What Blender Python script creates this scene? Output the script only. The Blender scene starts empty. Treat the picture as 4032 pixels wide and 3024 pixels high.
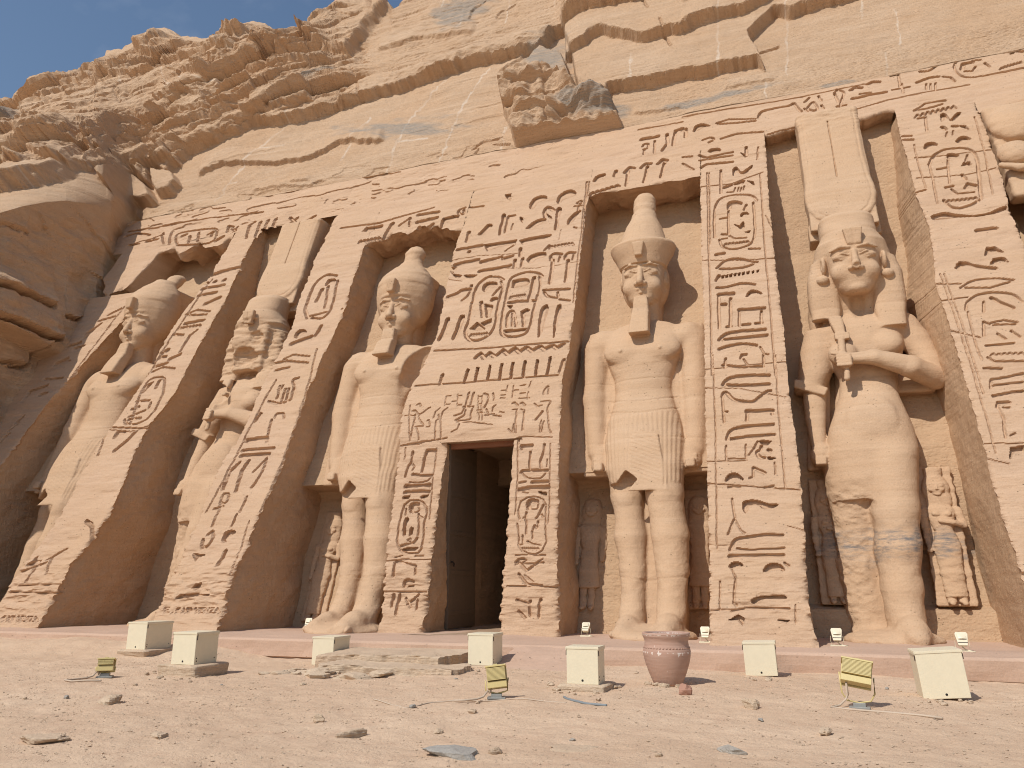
import bpy, math, random
import numpy as np
from math import sin, cos, tan, radians, pi

# ------------------------------------------------------------------ camera, sky, sun, exposure
from mathutils import Vector
S = bpy.context.scene
FPX, YAW, PITCH, EYE = 3028.0, radians(19.4), radians(14.6), 0.95
cam_d = bpy.data.cameras.new('camera')
cam_d.sensor_width = 36.0
cam_d.lens = 36.0 * FPX / 4032.0
cam_d.clip_start, cam_d.clip_end = 0.1, 2000.0
cam = bpy.data.objects.new('camera', cam_d)
S.collection.objects.link(cam)
cam.location = (0, 0, EYE)
cam.rotation_euler = (radians(90) + PITCH, 0, YAW)
S.camera = cam

SUN = np.array([-0.38, -0.78, 1.0]); SUN /= np.linalg.norm(SUN)
w = bpy.data.worlds.new('World'); S.world = w; w.use_nodes = True
nt = w.node_tree; bg = nt.nodes['Background']
sky = nt.nodes.new('ShaderNodeTexSky'); sky.sky_type = 'NISHITA'; sky.sun_disc = False
sky.sun_elevation = math.asin(SUN[2]); sky.sun_rotation = math.atan2(SUN[0], SUN[1])
sky.air_density = 1.35; sky.dust_density = 0.8; sky.ozone_density = 2.5; sky.altitude = 200
# thin wisps of high cloud, mixed into the sky by direction
tc = nt.nodes.new('ShaderNodeTexCoord'); mp = nt.nodes.new('ShaderNodeMapping')
mp.inputs['Scale'].default_value = (2.0, 5.0, 7.0)
ns = nt.nodes.new('ShaderNodeTexNoise'); ns.inputs['Scale'].default_value = 1.6; ns.inputs['Detail'].default_value = 7
cr = nt.nodes.new('ShaderNodeMapRange'); cr.inputs[1].default_value = 0.56; cr.inputs[2].default_value = 0.86; cr.inputs[4].default_value = 0.2
mx = nt.nodes.new('ShaderNodeMix'); mx.data_type = 'RGBA'; mx.inputs[7].default_value = (9.0, 9.6, 10.4, 1)
nt.links.new(tc.outputs['Generated'], mp.inputs['Vector']); nt.links.new(mp.outputs[0], ns.inputs['Vector'])
nt.links.new(ns.outputs['Fac'], cr.inputs[0]); nt.links.new(cr.outputs[0], mx.inputs[0])
nt.links.new(sky.outputs[0], mx.inputs[6]); nt.links.new(mx.outputs[2], bg.inputs['Color'])
bg.inputs['Strength'].default_value = 0.102
sl = bpy.data.lights.new('sun', 'SUN'); sl.energy = 3.8; sl.angle = radians(0.53); sl.color = (1.0, 0.955, 0.885)
so = bpy.data.objects.new('sun', sl); S.collection.objects.link(so)
from mathutils import Vector
so.rotation_euler = Vector(tuple(SUN)).to_track_quat('Z', 'Y').to_euler()
so.location = (-20, -40, 50)
S.view_settings.view_transform = 'Standard'; S.view_settings.look = 'None'
S.view_settings.exposure = 0.0; S.view_settings.gamma = 1.0; S.view_settings.use_curve_mapping = False
S.cycles.max_bounces = 8; S.cycles.diffuse_bounces = 5; S.cycles.use_denoising = True; S.cycles.denoising_prefilter = 'FAST'; S.cycles.filter_width = 1.05

# ------------------------------------------------------------------ geometry helpers
CAM = np.array([0.0, 0.0, EYE])
def ray(px, py):
    x = (np.asarray(px, float) - 2016) / FPX; u = -(np.asarray(py, float) - 1512) / FPX
    fw = cos(PITCH) - u * sin(PITCH); up = sin(PITCH) + u * cos(PITCH)
    return np.stack([x * cos(YAW) - fw * sin(YAW), x * sin(YAW) + fw * cos(YAW), up + 0 * x], -1)
Y0, KF = 13.3, 0.5095           # the battered rock face: Y = Y0 + KF * Z
def on_face(px, py, D=0.0):     # a point of the face (optionally D metres deeper)
    d = ray(px, py); t = (Y0 + D + KF * EYE) / (d[..., 1] - KF * d[..., 2])
    return CAM + t[..., None] * d
def on_level(px, py, Z=-0.3):
    d = ray(px, py); t = (Z - EYE) / d[..., 2]
    return CAM + t[..., None] * d

_rng = np.random.RandomState(7); _T = _rng.rand(65536).astype(np.float32)
def vnoise(x, y, z, seed=0):
    x, y, z = np.broadcast_arrays(np.asarray(x, np.float32), np.asarray(y, np.float32), np.asarray(z, np.float32))
    ix, iy, iz = np.floor(x).astype(np.int64), np.floor(y).astype(np.int64), np.floor(z).astype(np.int64)
    fx, fy, fz = x - ix, y - iy, z - iz
    fx, fy, fz = fx*fx*(3-2*fx), fy*fy*(3-2*fy), fz*fz*(3-2*fz)
    def h(a, b, c):
        n = (a*73856093) ^ (b*19349663) ^ (c*83492791) ^ (seed*2654435)
        return _T[((n >> 3) ^ n ^ (n >> 13)) & 65535]
    r = 0
    for a, wa in ((0, 1-fx), (1, fx)):
        for b, wb in ((0, 1-fy), (1, fy)):
            for c, wc in ((0, 1-fz), (1, fz)):
                r = r + h(ix+a, iy+b, iz+c) * (wa*wb*wc)
    return r*2-1
def fbm(x, y, z, o=4, seed=0):
    r, a, f = 0, 1.0, 1.0
    for i in range(o):
        r = r + a*vnoise(x*f, y*f, z*f, seed+i*17); a *= .5; f *= 2.03
    return r
def sstep(a, b, x):
    t = np.clip((x-a)/(b-a), 0, 1); return t*t*(3-2*t)

def mesh_from(name, V, Q, mat, parent=None, smooth=False, tris=None, attrs=None):
    V = np.asarray(V, np.float32).reshape(-1, 3); Q = np.asarray(Q, np.int32).reshape(-1, 4)
    m = bpy.data.meshes.new(name)
    nt_ = 0 if tris is None else len(tris)
    m.vertices.add(len(V)); m.vertices.foreach_set('co', V.ravel())
    loops = Q.ravel() if not nt_ else np.concatenate([Q.ravel(), np.asarray(tris, np.int32).ravel()])
    m.loops.add(len(loops)); m.loops.foreach_set('vertex_index', loops)
    m.polygons.add(len(Q)+nt_)
    st = np.arange(len(Q))*4
    if nt_: st = np.concatenate([st, len(Q)*4+np.arange(nt_)*3])
    m.polygons.foreach_set('loop_start', st.astype(np.int32))
    m.update(calc_edges=True)
    m.polygons.foreach_set('use_smooth', np.full(len(m.polygons), smooth))
    for k, v in (attrs or {}).items():
        a = m.attributes.new(k, 'FLOAT', 'POINT'); a.data.foreach_set('value', np.asarray(v, np.float32).ravel())
    m.validate(clean_customdata=False)
    m.materials.append(mat)
    o = bpy.data.objects.new(name, m); S.collection.objects.link(o)
    if parent is not None:
        o.parent = parent
        if parent.get('world_verts'): o.location = -Vector(parent['world_verts'])
    return o
def grid_faces(nr, nc, off=0, flip=False):
    i = (np.arange(nr-1)[:, None]*nc + np.arange(nc-1)[None]).ravel()+off
    q = np.stack([i, i+1, i+nc+1, i+nc], 1)
    return q[:, ::-1] if flip else q
class MB:                                    # collects grids and solids into one mesh
    def __init__(s): s.V = []; s.Q = []; s.T = []; s.n = 0
    def grid(s, P, flip=False, mask=None):
        nr, nc = P.shape[:2]; q = grid_faces(nr, nc, s.n, flip)
        if mask is not None: q = q[mask[:-1, :-1].ravel()]
        s.V.append(P.reshape(-1, 3)); s.Q.append(q); s.n += nr*nc
    def faces(s, V, Q=(), T=()):
        V = np.asarray(V, float); 
        if len(Q): s.Q.append(np.asarray(Q)+s.n)
        if len(T): s.T.append(np.asarray(T)+s.n)
        s.V.append(V); s.n += len(V)
    def box(s, c, h, rz=0, rx=0, taper=1.0, ry=0):
        v = np.array([[x*h[0]*(taper if z > 0 else 1), y*h[1]*(taper if z > 0 else 1), z*h[2]] for z in (-1, 1) for y in (-1, 1) for x in (-1, 1)])
        v = rot(v, rx, ry, rz) + np.array(c)
        s.faces(v, [[0,2,3,1],[4,5,7,6],[0,1,5,4],[2,6,7,3],[0,4,6,2],[1,3,7,5]])
    def tube(s, pts, r, n=8, cap=True):
        pts = np.asarray(pts, float); rr = np.broadcast_to(r, (len(pts),)); rings = []
        for i, p in enumerate(pts):
            d = pts[min(i+1, len(pts)-1)]-pts[max(i-1, 0)]; d = d/(np.linalg.norm(d)+1e-9)
            a = np.cross(d, [0, 0, 1.0]); 
            if np.linalg.norm(a) < .1: a = np.cross(d, [1.0, 0, 0])
            a /= np.linalg.norm(a); b = np.cross(d, a)
            t = np.linspace(0, 2*pi, n, endpoint=False)
            rings.append(p+rr[i]*(np.cos(t)[:, None]*a+np.sin(t)[:, None]*b))
        V = np.array(rings).reshape(-1, 3); Q = []
        for i in range(len(pts)-1):
            for j in range(n): Q.append([i*n+j, i*n+(j+1) % n, (i+1)*n+(j+1) % n, (i+1)*n+j])
        T = []
        if cap:
            for j in range(1, n-1): T += [[0, j+1, j], [(len(pts)-1)*n, (len(pts)-1)*n+j, (len(pts)-1)*n+j+1]]
        s.faces(V, Q, T)
    def lathe(s, prof, c=(0, 0, 0), n=40, wob=0):
        t = np.linspace(0, 2*pi, n, endpoint=False)
        V = np.array([[r*np.cos(a), r*np.sin(a), z] for r, z in prof for a in t])+np.array(c)
        Q = [[i*n+j, i*n+(j+1) % n, (i+1)*n+(j+1) % n, (i+1)*n+j] for i in range(len(prof)-1) for j in range(n)]
        s.faces(V, Q)
    def build(s, name, mat, parent=None, smooth=False, bevel=0, attrs=None):
        Q = np.concatenate(s.Q) if s.Q else np.zeros((0, 4), int)
        T = np.concatenate(s.T) if s.T else None
        o = mesh_from(name, np.concatenate(s.V), Q, mat, parent, smooth, T, attrs)
        if bevel:
            b = o.modifiers.new('bevel', 'BEVEL'); b.width = bevel; b.segments = 2; b.limit_method = 'ANGLE'
        return o
def rot(v, rx=0, ry=0, rz=0):
    v = np.asarray(v, float)
    cx, sx, cy, sy, cz, sz = cos(rx), sin(rx), cos(ry), sin(ry), cos(rz), sin(rz)
    X = np.array([[1,0,0],[0,cx,-sx],[0,sx,cx]]); Y = np.array([[cy,0,sy],[0,1,0],[-sy,0,cy]]); Z = np.array([[cz,-sz,0],[sz,cz,0],[0,0,1]])
    return v @ (Z @ Y @ X).T
def tag(o, label=None, cat=None, group=None, kind=None):
    if label: o['label'] = label
    if cat: o['category'] = cat
    if group: o['group'] = group
    if kind: o['kind'] = kind
    return o
def empty(name, loc, label, cat, group=None, rz=0):
    o = bpy.data.objects.new(name, None); S.collection.objects.link(o); o.location = loc; o.rotation_euler = (0, 0, rz)
    o.empty_display_size = .2
    return tag(o, label, cat, group)
def copy_tree(o, parent=None):
    kids = [c for c in S.objects if c.parent == o]
    c = o.copy(); S.collection.objects.link(c)
    if parent is not None: c.parent = parent
    for k in kids: copy_tree(k, c)
    return c

# ------------------------------------------------------------------ materials
def new_mat(name):
    m = bpy.data.materials.new(name); m.use_nodes = True
    return m, m.node_tree, m.node_tree.nodes['Principled BSDF']
def stone(name, c1, c2, c3, strata=1.0, bump=1.0, grain=1.0, attr=False, rough=.92, stain=False, tool=0.0):
    m, t, p = new_mat(name); N = t.nodes.new; L = t.links.new
    g = N('ShaderNodeNewGeometry')
    def mapped(sc):
        q = N('ShaderNodeMapping'); q.inputs['Scale'].default_value = sc; L(g.outputs['Position'], q.inputs['Vector']); return q.outputs[0]
    def noise(sc, v, det=5, rg=.55, dist=0):
        n = N('ShaderNodeTexNoise'); n.inputs['Scale'].default_value = sc; n.inputs['Detail'].default_value = det
        n.inputs['Roughness'].default_value = rg; n.inputs['Distortion'].default_value = dist; L(v, n.inputs['Vector']); return n.outputs['Fac']
    def rng(f, a, b, c=0, d=1):
        q = N('ShaderNodeMapRange'); q.inputs[1].default_value = a; q.inputs[2].default_value = b; q.inputs[3].default_value = c; q.inputs[4].default_value = d
        L(f, q.inputs[0]); return q.outputs[0]
    def mix(f, a, b, blend='MIX'):
        q = N('ShaderNodeMix'); q.data_type = 'RGBA'; q.blend_type = blend
        (L(f, q.inputs[0]) if not isinstance(f, float) else setattr(q.inputs[0], 'default_value', f))
        for s_, k in ((a, 6), (b, 7)):
            (L(s_, q.inputs[k]) if not isinstance(s_, tuple) else setattr(q.inputs[k], 'default_value', (*s_, 1)))
        return q.outputs[2]
    band = noise(1.0, mapped((.35, .35, 5.5)), 6, .6, .6)
    band2 = noise(1.0, mapped((.9, .9, 26)), 4, .6, .4)
    big = noise(.45, mapped((1, 1, 1)), 5, .6)
    fine = noise(38, mapped((1, 1, 1)), 3, .7)
    col = mix(rng(band, .35, .68), c1, c2)
    col = mix(rng(big, .42, .66, 0, .8), col, c3)
    col = mix(rng(noise(.9, mapped((1, 1, 2.2)), 7, .68), .52, .72, 0, .45), col, tuple(v*f for v, f in zip(c1, (.80, .80, .84))))
    col = mix(rng(band2, .45, .75, 0, .22), col, tuple(v*.72 for v in c1))
    col = mix(rng(fine, .3, .7, 0, .24), col, tuple(min(1, v*1.35) for v in c2)); col = mix(rng(noise(21, mapped((1, 1, 1.6)), 4, .75), .56, .74, 0, .38), col, tuple(v*.62 for v in c1))
    pit = N('ShaderNodeTexVoronoi'); pit.inputs['Scale'].default_value = 9; L(mapped((1, 1, 1.6)), pit.inputs['Vector'])
    sel = noise(2.2, mapped((1, 1, 1)), 3)
    pf = N('ShaderNodeMath'); pf.operation = 'MULTIPLY'; L(rng(pit.outputs['Distance'], .05, .13, 1, 0), pf.inputs[0]); L(rng(sel, .5, .62), pf.inputs[1])
    col = mix(pf.outputs[0], col, tuple(v*.45 for v in c1))
    if attr:
        for an, cc, amt in (('vein', (.70, .60, .49), .6), ('grey', (.25, .235, .21), .8)):
            a = N('ShaderNodeAttribute'); a.attribute_name = an
            k = N('ShaderNodeMath'); k.operation = 'MULTIPLY'; L(a.outputs['Fac'], k.inputs[0]); L(rng(band2, .3, .6, .35*amt, amt), k.inputs[1])
            col = mix(k.outputs[0], col, cc)
    if stain:            # blue-black mineral bed low down on the right
        sp = N('ShaderNodeSeparateXYZ'); L(g.outputs['Position'], sp.inputs[0]); w1 = noise(1.3, mapped((1, 1, 3)), 6, .7)
        zz = N('ShaderNodeMath'); zz.operation = 'MULTIPLY_ADD'; L(w1, zz.inputs[0]); zz.inputs[1].default_value = 1.3; L(sp.outputs[2], zz.inputs[2])
        a1, a2, a3 = rng(zz.outputs[0], 1.95, 2.25), rng(zz.outputs[0], 2.75, 2.4), rng(sp.outputs[0], -.2, .9)
        k = None
        for q_ in (a1, a2, a3, rng(noise(3.1, mapped((1, 1, 4)), 6, .7), .42, .66)):
            if k is None: k = q_
            else: mm = N('ShaderNodeMath'); mm.operation = 'MULTIPLY'; L(k, mm.inputs[0]); L(q_, mm.inputs[1]); k = mm.outputs[0]
        col = mix(k, col, (.17, .16, .155))
    L(col, p.inputs['Base Color']); p.inputs['Roughness'].default_value = rough; p.inputs['Specular IOR Level'].default_value = .15
    def bmp(h, strength, dist, nrm=None):
        b = N('ShaderNodeBump'); b.inputs['Strength'].default_value = strength; b.inputs['Distance'].default_value = dist
        L(h, b.inputs['Height']); 
        if nrm is not None: L(nrm, b.inputs['Normal'])
        return b.outputs[0]
    n1 = bmp(noise(1.0, mapped((3.2, 3.2, 34)), 7, .65, .5), min(1, .75*strata), .05)
    n2 = bmp(noise(24, mapped((1, 1, 1.5)), 6, .72), min(1, .6*bump), .02, n1)
    if tool: n2 = bmp(noise(1.0, mapped((15, 15, 2.4)), 4, .7, .3), tool, .035, n2)
    q = N('ShaderNodeMath'); q.operation = 'MULTIPLY'; q.inputs[1].default_value = -1; L(pf.outputs[0], q.inputs[0])
    n3 = bmp(q.outputs[0], .8, .03, n2)
    L(n3, p.inputs['Normal'])
    return m
SAND_A, SAND_B, SAND_C = (.485, .318, .203), (.54, .372, .25), (.495, .325, .20)
M_FACE = stone('carved_sandstone', SAND_A, SAND_B, SAND_C, strata=.5, attr=True)
M_STAT = stone('statue_sandstone', (.49, .325, .20), (.54, .375, .245), (.51, .335, .205), strata=.2, bump=1.2, stain=True)
M_SIDE = stone('dressed_side_sandstone', (.48, .305, .18), (.535, .355, .22), (.50, .32, .185), strata=.12, bump=1.3, tool=.8)
M_NICH = stone('chiselled_sandstone', (.46, .305, .185), (.52, .36, .225), (.48, .32, .20), strata=.4, bump=1.5, stain=True)
M_CLIF = stone('cliff_sandstone', (.475, .315, .195), (.55, .39, .26), (.50, .32, .19), strata=1.3, bump=1.1, attr=True)
M_ROCK = stone('loose_sandstone', (.48, .35, .24), (.58, .45, .32), (.50, .36, .25))
M_GREY = stone('grey_stone', (.36, .32, .27), (.44, .39, .33), (.30, .29, .27))
M_CONC = stone('pink_plaster', (.47, .315, .225), (.52, .36, .265), (.49, .335, .24), strata=.15, bump=.5)
def plain(name, c, rough=.5, bump=0.0, scale=30, metal=0, var=.12):
    m, t, p = new_mat(name); N = t.nodes.new; L = t.links.new
    tcn = N('ShaderNodeTexCoord'); n = N('ShaderNodeTexNoise'); n.inputs['Scale'].default_value = scale*.2; n.inputs['Detail'].default_value = 6
    L(tcn.outputs['Object'], n.inputs['Vector'])
    q = N('ShaderNodeMix'); q.data_type = 'RGBA'; q.inputs[6].default_value = (*[v*(1-var) for v in c], 1); q.inputs[7].default_value = (*[min(1, v*(1+var)) for v in c], 1)
    L(n.outputs['Fac'], q.inputs[0]); L(q.outputs[2], p.inputs['Base Color']); p.inputs['Roughness'].default_value = rough; p.inputs['Metallic'].default_value = metal
    if bump:
        n2 = N('ShaderNodeTexNoise'); n2.inputs['Scale'].default_value = scale; L(tcn.outputs['Object'], n2.inputs['Vector'])
        b = N('ShaderNodeBump'); b.inputs['Strength'].default_value = bump; b.inputs['Distance'].default_value = .01; L(n2.outputs['Fac'], b.inputs['Height']); L(b.outputs[0], p.inputs['Normal'])
    return m
# ------------------------------------------------------------------ carving: strokes traced on the face
# each entry: width then points "w x y x y ..." ; a leading P is a sunk outline; Z is a row of water zigzags "Z w x0 y0 x1 y1 n amp"
G = {}
G['c1'] = (1700, 700, .29412, """P 1300 400 1310 340 1370 270 1470 240 1545 250 1550 290 1480 310 1410 340 1360 420;P 1670 330 1690 260 1760 190 1870 160 1935 190 1920 240 1840 260 1760 290 1710 350
P 1255 690 1330 610 1420 560 1520 540 1540 570 1480 610 1400 650 1310 680;28 1515 520 1500 440 1540 390 1590 400 1630 430;P 1535 480 1600 520 1610 555 1570 530
P 1680 390 1745 395 1700 540 1690 690 1630 700 1665 560 1660 450;P 1815 560 1900 480 1970 430 2010 440 1950 490 1900 570 1815 640
14 1945 340 1990 305 2020 320 1990 355 1945 340;14 1910 380 2010 370;14 1965 375 1955 430;14 1900 655 1935 665
P 940 480 990 480 980 540 930 770 890 775 930 600;22 1020 520 1010 620 985 735;22 1030 510 1110 500;P 1180 525 1220 540 1215 600 1185 560;12 1090 620 1070 700
P 605 775 680 700 750 615 810 620 810 670 760 680 730 730 700 765;30 500 730 475 850;22 440 400 380 420 350 450 370 485;20 430 430 430 480 380 490
P 95 650 140 545 220 520 370 490 340 560 270 620 250 600 180 590 130 660;18 500 395 560 395 690 375;14 0 470 100 450;22 0 545 70 535
34 350 965 470 945 665 905;30 500 990 502 992;P 700 890 1140 825 1110 880 900 915 740 975;14 1110 890 980 975;P 1170 825 1610 745 1580 790 1400 830 1230 900 1190 860
24 1515 970 1570 905;Z 18 1580 925 1900 880 7 28;30 1185 950 1180 1040;36 310 1165 430 1130 620 1095;P 225 1200 330 1170 325 1220 275 1280
36 660 1125 820 1085;30 840 1080 930 1055;34 955 1080 1075 1040;40 640 1245 800 1225 1045 1175;28 1110 1100 1105 1200;28 1215 1080 1205 1180
P 1265 1100 1320 1040 1420 1005 1530 1000 1540 1050 1490 1070 1410 1080 1350 1150 1300 1140;26 1600 1100 1590 1050 1650 1015 1740 1030;20 1720 1060 1705 1120;30 1625 1110 1610 1250 1580 1405
26 1790 1090 1790 1040 1850 1000 1920 1010;20 1910 1030 1890 1100;30 1830 1110 1820 1230 1790 1385;P 280 1285 400 1300 365 1335 310 1325;P 430 1295 610 1300 540 1340 460 1330
24 545 1659 575 1520 620 1420 720 1345 790 1320;20 800 1330 900 1330 970 1370;18 930 1390 950 1440 930 1560 905 1659;P 670 1490 690 1430 760 1390 880 1400 880 1450 800 1440 740 1470 710 1530
22 910 1470 860 1520 820 1570;P 780 1640 810 1600 880 1600 880 1630 830 1640 810 1659;24 980 1659 1000 1560 1030 1430 1070 1340 1180 1290 1300 1260 1430 1280 1480 1320;20 1440 1330 1450 1390 1430 1500 1400 1659
P 1080 1390 1110 1370 1300 1340 1305 1430 1100 1470 1070 1470;34 1370 1340 1340 1450 1300 1620;Z 14 1040 1600 1250 1565 8 16;26 1110 1650 1370 1640
26 1490 1500 1840 1490;22 1500 1530 1550 1590 1690 1615 1690 1530;22 1710 1625 1840 1640;34 215 1590 350 1540 400 1500 520 1490;24 530 1440 530 1480;20 520 1510 470 1590 400 1640
5 1000 1215 1400 1212 1990 1128;5 240 1112 640 1040 1160 1010;5 0 1330 400 1380;5 1730 690 1700 820;9 2090 50 2040 330 1990 800 1930 1350 1890 1659;9 2115 50 2062 330;P 985 225 1060 210 1055 300 1000 260""")
G['c2'] = (1344, 1008, .6076, """13 845 300 830 420 800 470 800 520 840 550 900 545 960 510 1000 440 1010 330 1040 230;P 930 310 980 320 965 390 940 400;16 905 300 915 390;P 830 470 880 430 930 470 900 480;P 905 435 970 405 970 430 925 450;Z 9 830 512 945 500 7 9
13 1060 300 1040 400 1030 500 1060 520 1130 525 1200 500 1230 430 1270 250;16 1085 300 1245 290;P 1075 320 1110 320 1100 340;12 1070 455 1075 380 1095 355 1120 360 1130 450;10 1110 370 1105 450;P 1165 360 1200 340 1225 350 1190 380 1170 400;14 1180 390 1180 450;P 1050 480 1200 465 1190 480 1060 495
P 680 400 702 395 700 430 640 550 615 545 650 480;P 770 385 802 382 795 420 735 545 708 540 740 470;P 1300 330 1335 310 1340 350 1300 490 1270 540 1280 400;P 1395 320 1425 310 1420 350 1380 500 1370 540 1380 420
16 870 660 900 632 920 655;18 925 662 960 628 990 650;18 1010 640 1045 610 1075 635;18 1080 628 1125 600 1155 625;18 1160 620 1200 592 1235 615;18 1240 612 1285 585 1315 605;18 1320 602 1365 577 1395 595;18 1400 592 1440 568
16 655 770 640 830;P 830 735 815 730 788 822 797 825;P 892 725 878 722 860 812 872 812;P 972 710 962 708 943 802 957 802;P 1050 698 1037 700 1018 802 1032 802;P 1122 690 1110 690 1093 792 1108 792;P 1200 680 1187 680 1172 784 1187 784;P 1280 672 1268 672 1253 772 1267 772;P 1358 650 1345 655 1328 768 1342 768;14 1440 670 1415 750
8 600 612 900 600 1470 552;8 480 842 820 820 1400 772;9 0 340 0 341;7 680 1180 400 1225 400 1225;7 1150 1180 1150 1220""")
G['c3'] = (1500, 1350, .38462, """9 370 640 400 620 415 650;10 330 700 360 690 390 740 430 720 490 670 510 665;10 355 740 350 800 320 900 300 1000;9 395 740 395 790 455 855 360 860;9 370 870 390 930 388 995;8 300 640 300 990;8 250 748 350 750
9 610 670 560 710 540 770;9 690 665 640 700 615 760 610 990;9 590 740 600 780 560 800 555 990;9 480 800 500 790 505 860 470 860;14 905 510 885 580 870 650;14 955 510 935 580 920 640;14 850 655 950 655
12 860 660 830 720 750 745;12 870 690 860 740 800 770 760 790;11 950 660 920 720 920 790 770 795;9 780 810 950 815 1130 835;9 800 830 780 880 720 910;9 1300 880 1340 920 1350 830
12 1060 520 1100 530 1105 590 1060 665;10 1150 520 1165 570 1160 590;10 1080 680 1100 740 1060 740;9 1140 700 1150 660 1180 640;12 1150 740 1225 750;9 1215 705 1260 715;8 1120 730 1160 725
11 1350 620 1370 610 1405 640;11 1430 620 1450 610 1475 640;9 1350 680 1390 680 1360 920;9 1385 690 1380 920;9 1430 680 1470 690 1440 900;9 1460 700 1455 900
10 1665 530 1665 480 1720 430 1710 520;10 1640 600 1750 590 1710 640 1700 700 1720 880 1740 915;16 1650 700 1580 785;9 1650 640 1600 650 1570 620;9 1640 790 1620 910;9 1665 800 1640 910
8 240 590 240 592;7 1000 540 1000 790;7 1040 540 1030 790;9 1000 550 1035 548;9 1000 630 1035 628;9 990 690 1035 690;9 990 715 1035 713;7 790 530 785 650;9 790 545 830 540;9 790 640 830 638;7 670 545 660 640;9 680 545 715 545;9 670 630 710 628;9 735 600 765 598
9 1240 490 1280 485;9 1230 540 1275 535;9 1230 570 1275 568;8 1300 440 1290 500;8 1360 440 1345 560;9 1370 490 1410 485;9 1430 440 1480 430;9 1430 520 1480 515;8 1540 400 1520 450;8 1510 500 1500 580;9 1420 570 1520 565""")
G['c4'] = (1450, 1700, .36166, """20 480 220 465 330 435 370;18 430 380 400 490;12 480 350 500 380 480 420;28 640 205 720 205;26 625 230 610 300 590 430;24 490 465 560 480 690 475;12 690 480 660 530 560 560 450 550;36 405 595 665 585;28 400 660 660 650
P 375 710 460 695 440 725 380 735;P 570 710 610 690 660 685 640 710 590 725;16 350 1290 320 1200 330 1050 360 900 390 800 450 750 540 745 600 770 640 830 640 900 610 1000 600 1150 580 1270 540 1320 450 1330 380 1310 350 1290
36 470 860 460 810 490 785 540 790;14 550 810 560 850 530 880 490 880;P 400 950 430 935 450 955 415 1010 410 1130 380 1130 390 1010;14 410 840 405 910;18 550 900 555 1000 540 1130;12 560 920 600 935;P 470 1040 490 1050 480 1110 450 1130 455 1080
22 360 1245 430 1220 500 1210 530 1160;12 430 1180 460 1160 470 1190 440 1200 430 1180;P 370 1280 430 1262 540 1262 510 1288 380 1290;9 405 170 390 300;9 740 180 700 560 670 950;10 290 1370 370 1350;14 510 1355 600 1355;9 200 1410 680 1390;9 210 1410 440 1385
28 1680 180 1670 155 1780 150;18 1765 220 1755 395;18 1920 140 1915 200 1900 260 1870 310 1880 390;10 1950 300 1945 380;26 1665 440 1680 425 1950 420;12 1670 450 1720 500 1800 515 1880 510 1940 440;18 1640 560 1710 545;26 1780 550 1950 545;34 1640 630 1750 610 1960 600
P 1850 650 1940 660 1940 685 1880 675;10 1680 660 1740 670;13 1650 950 1630 860 1660 760 1740 715 1830 710 1900 740 1930 800 1930 1000 1940 1200 1900 1300 1820 1335 1740 1330 1680 1300 1640 1240 1640 1100 1620 1000
36 1745 830 1735 780 1770 745 1830 760;12 1845 790 1840 840 1790 850 1750 840;20 1900 800 1870 860 1850 920 1830 940;14 1855 910 1890 905 1905 930;18 1720 880 1710 940 1725 1000 1720 1110;14 1690 940 1720 935;18 1800 1070 1810 1010 1850 1060 1850 980;16 1790 1080 1790 1160
14 1680 1130 1680 1230 1650 1235;14 1730 1190 1790 1220 1880 1240;Z 12 1670 1275 1860 1275 9 10;14 1610 1345 1930 1345;20 1610 1420 1640 1390 1700 1385;14 1640 1450 1720 1400;14 1760 1500 1800 1440 1900 1390;12 1700 1560 1800 1640;9 1985 130 1975 600 1960 1000;9 1630 70 1625 500 1600 900
10 350 155 560 130 640 95;10 1570 95 1640 60 1740 50 2000 62""")
G['c5'] = (1344, 2016, .6076, """18 350 320 340 410;14 350 320 480 350;14 480 350 480 400;18 405 480 405 450 430 440 460 450;9 430 485 460 480;10 265 520 545 520;18 330 540 320 610;18 370 540 350 660;14 495 540 420 600;14 490 540 480 630;14 410 560 440 620
14 1140 320 1200 380 1270 330;14 1150 400 1200 470 1300 480;18 1225 580 1225 670;18 1290 570 1280 680;14 1140 570 1220 600;12 1150 640 1190 690;9 1130 340 1310 330;9 1075 480 1390 490""")
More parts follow.
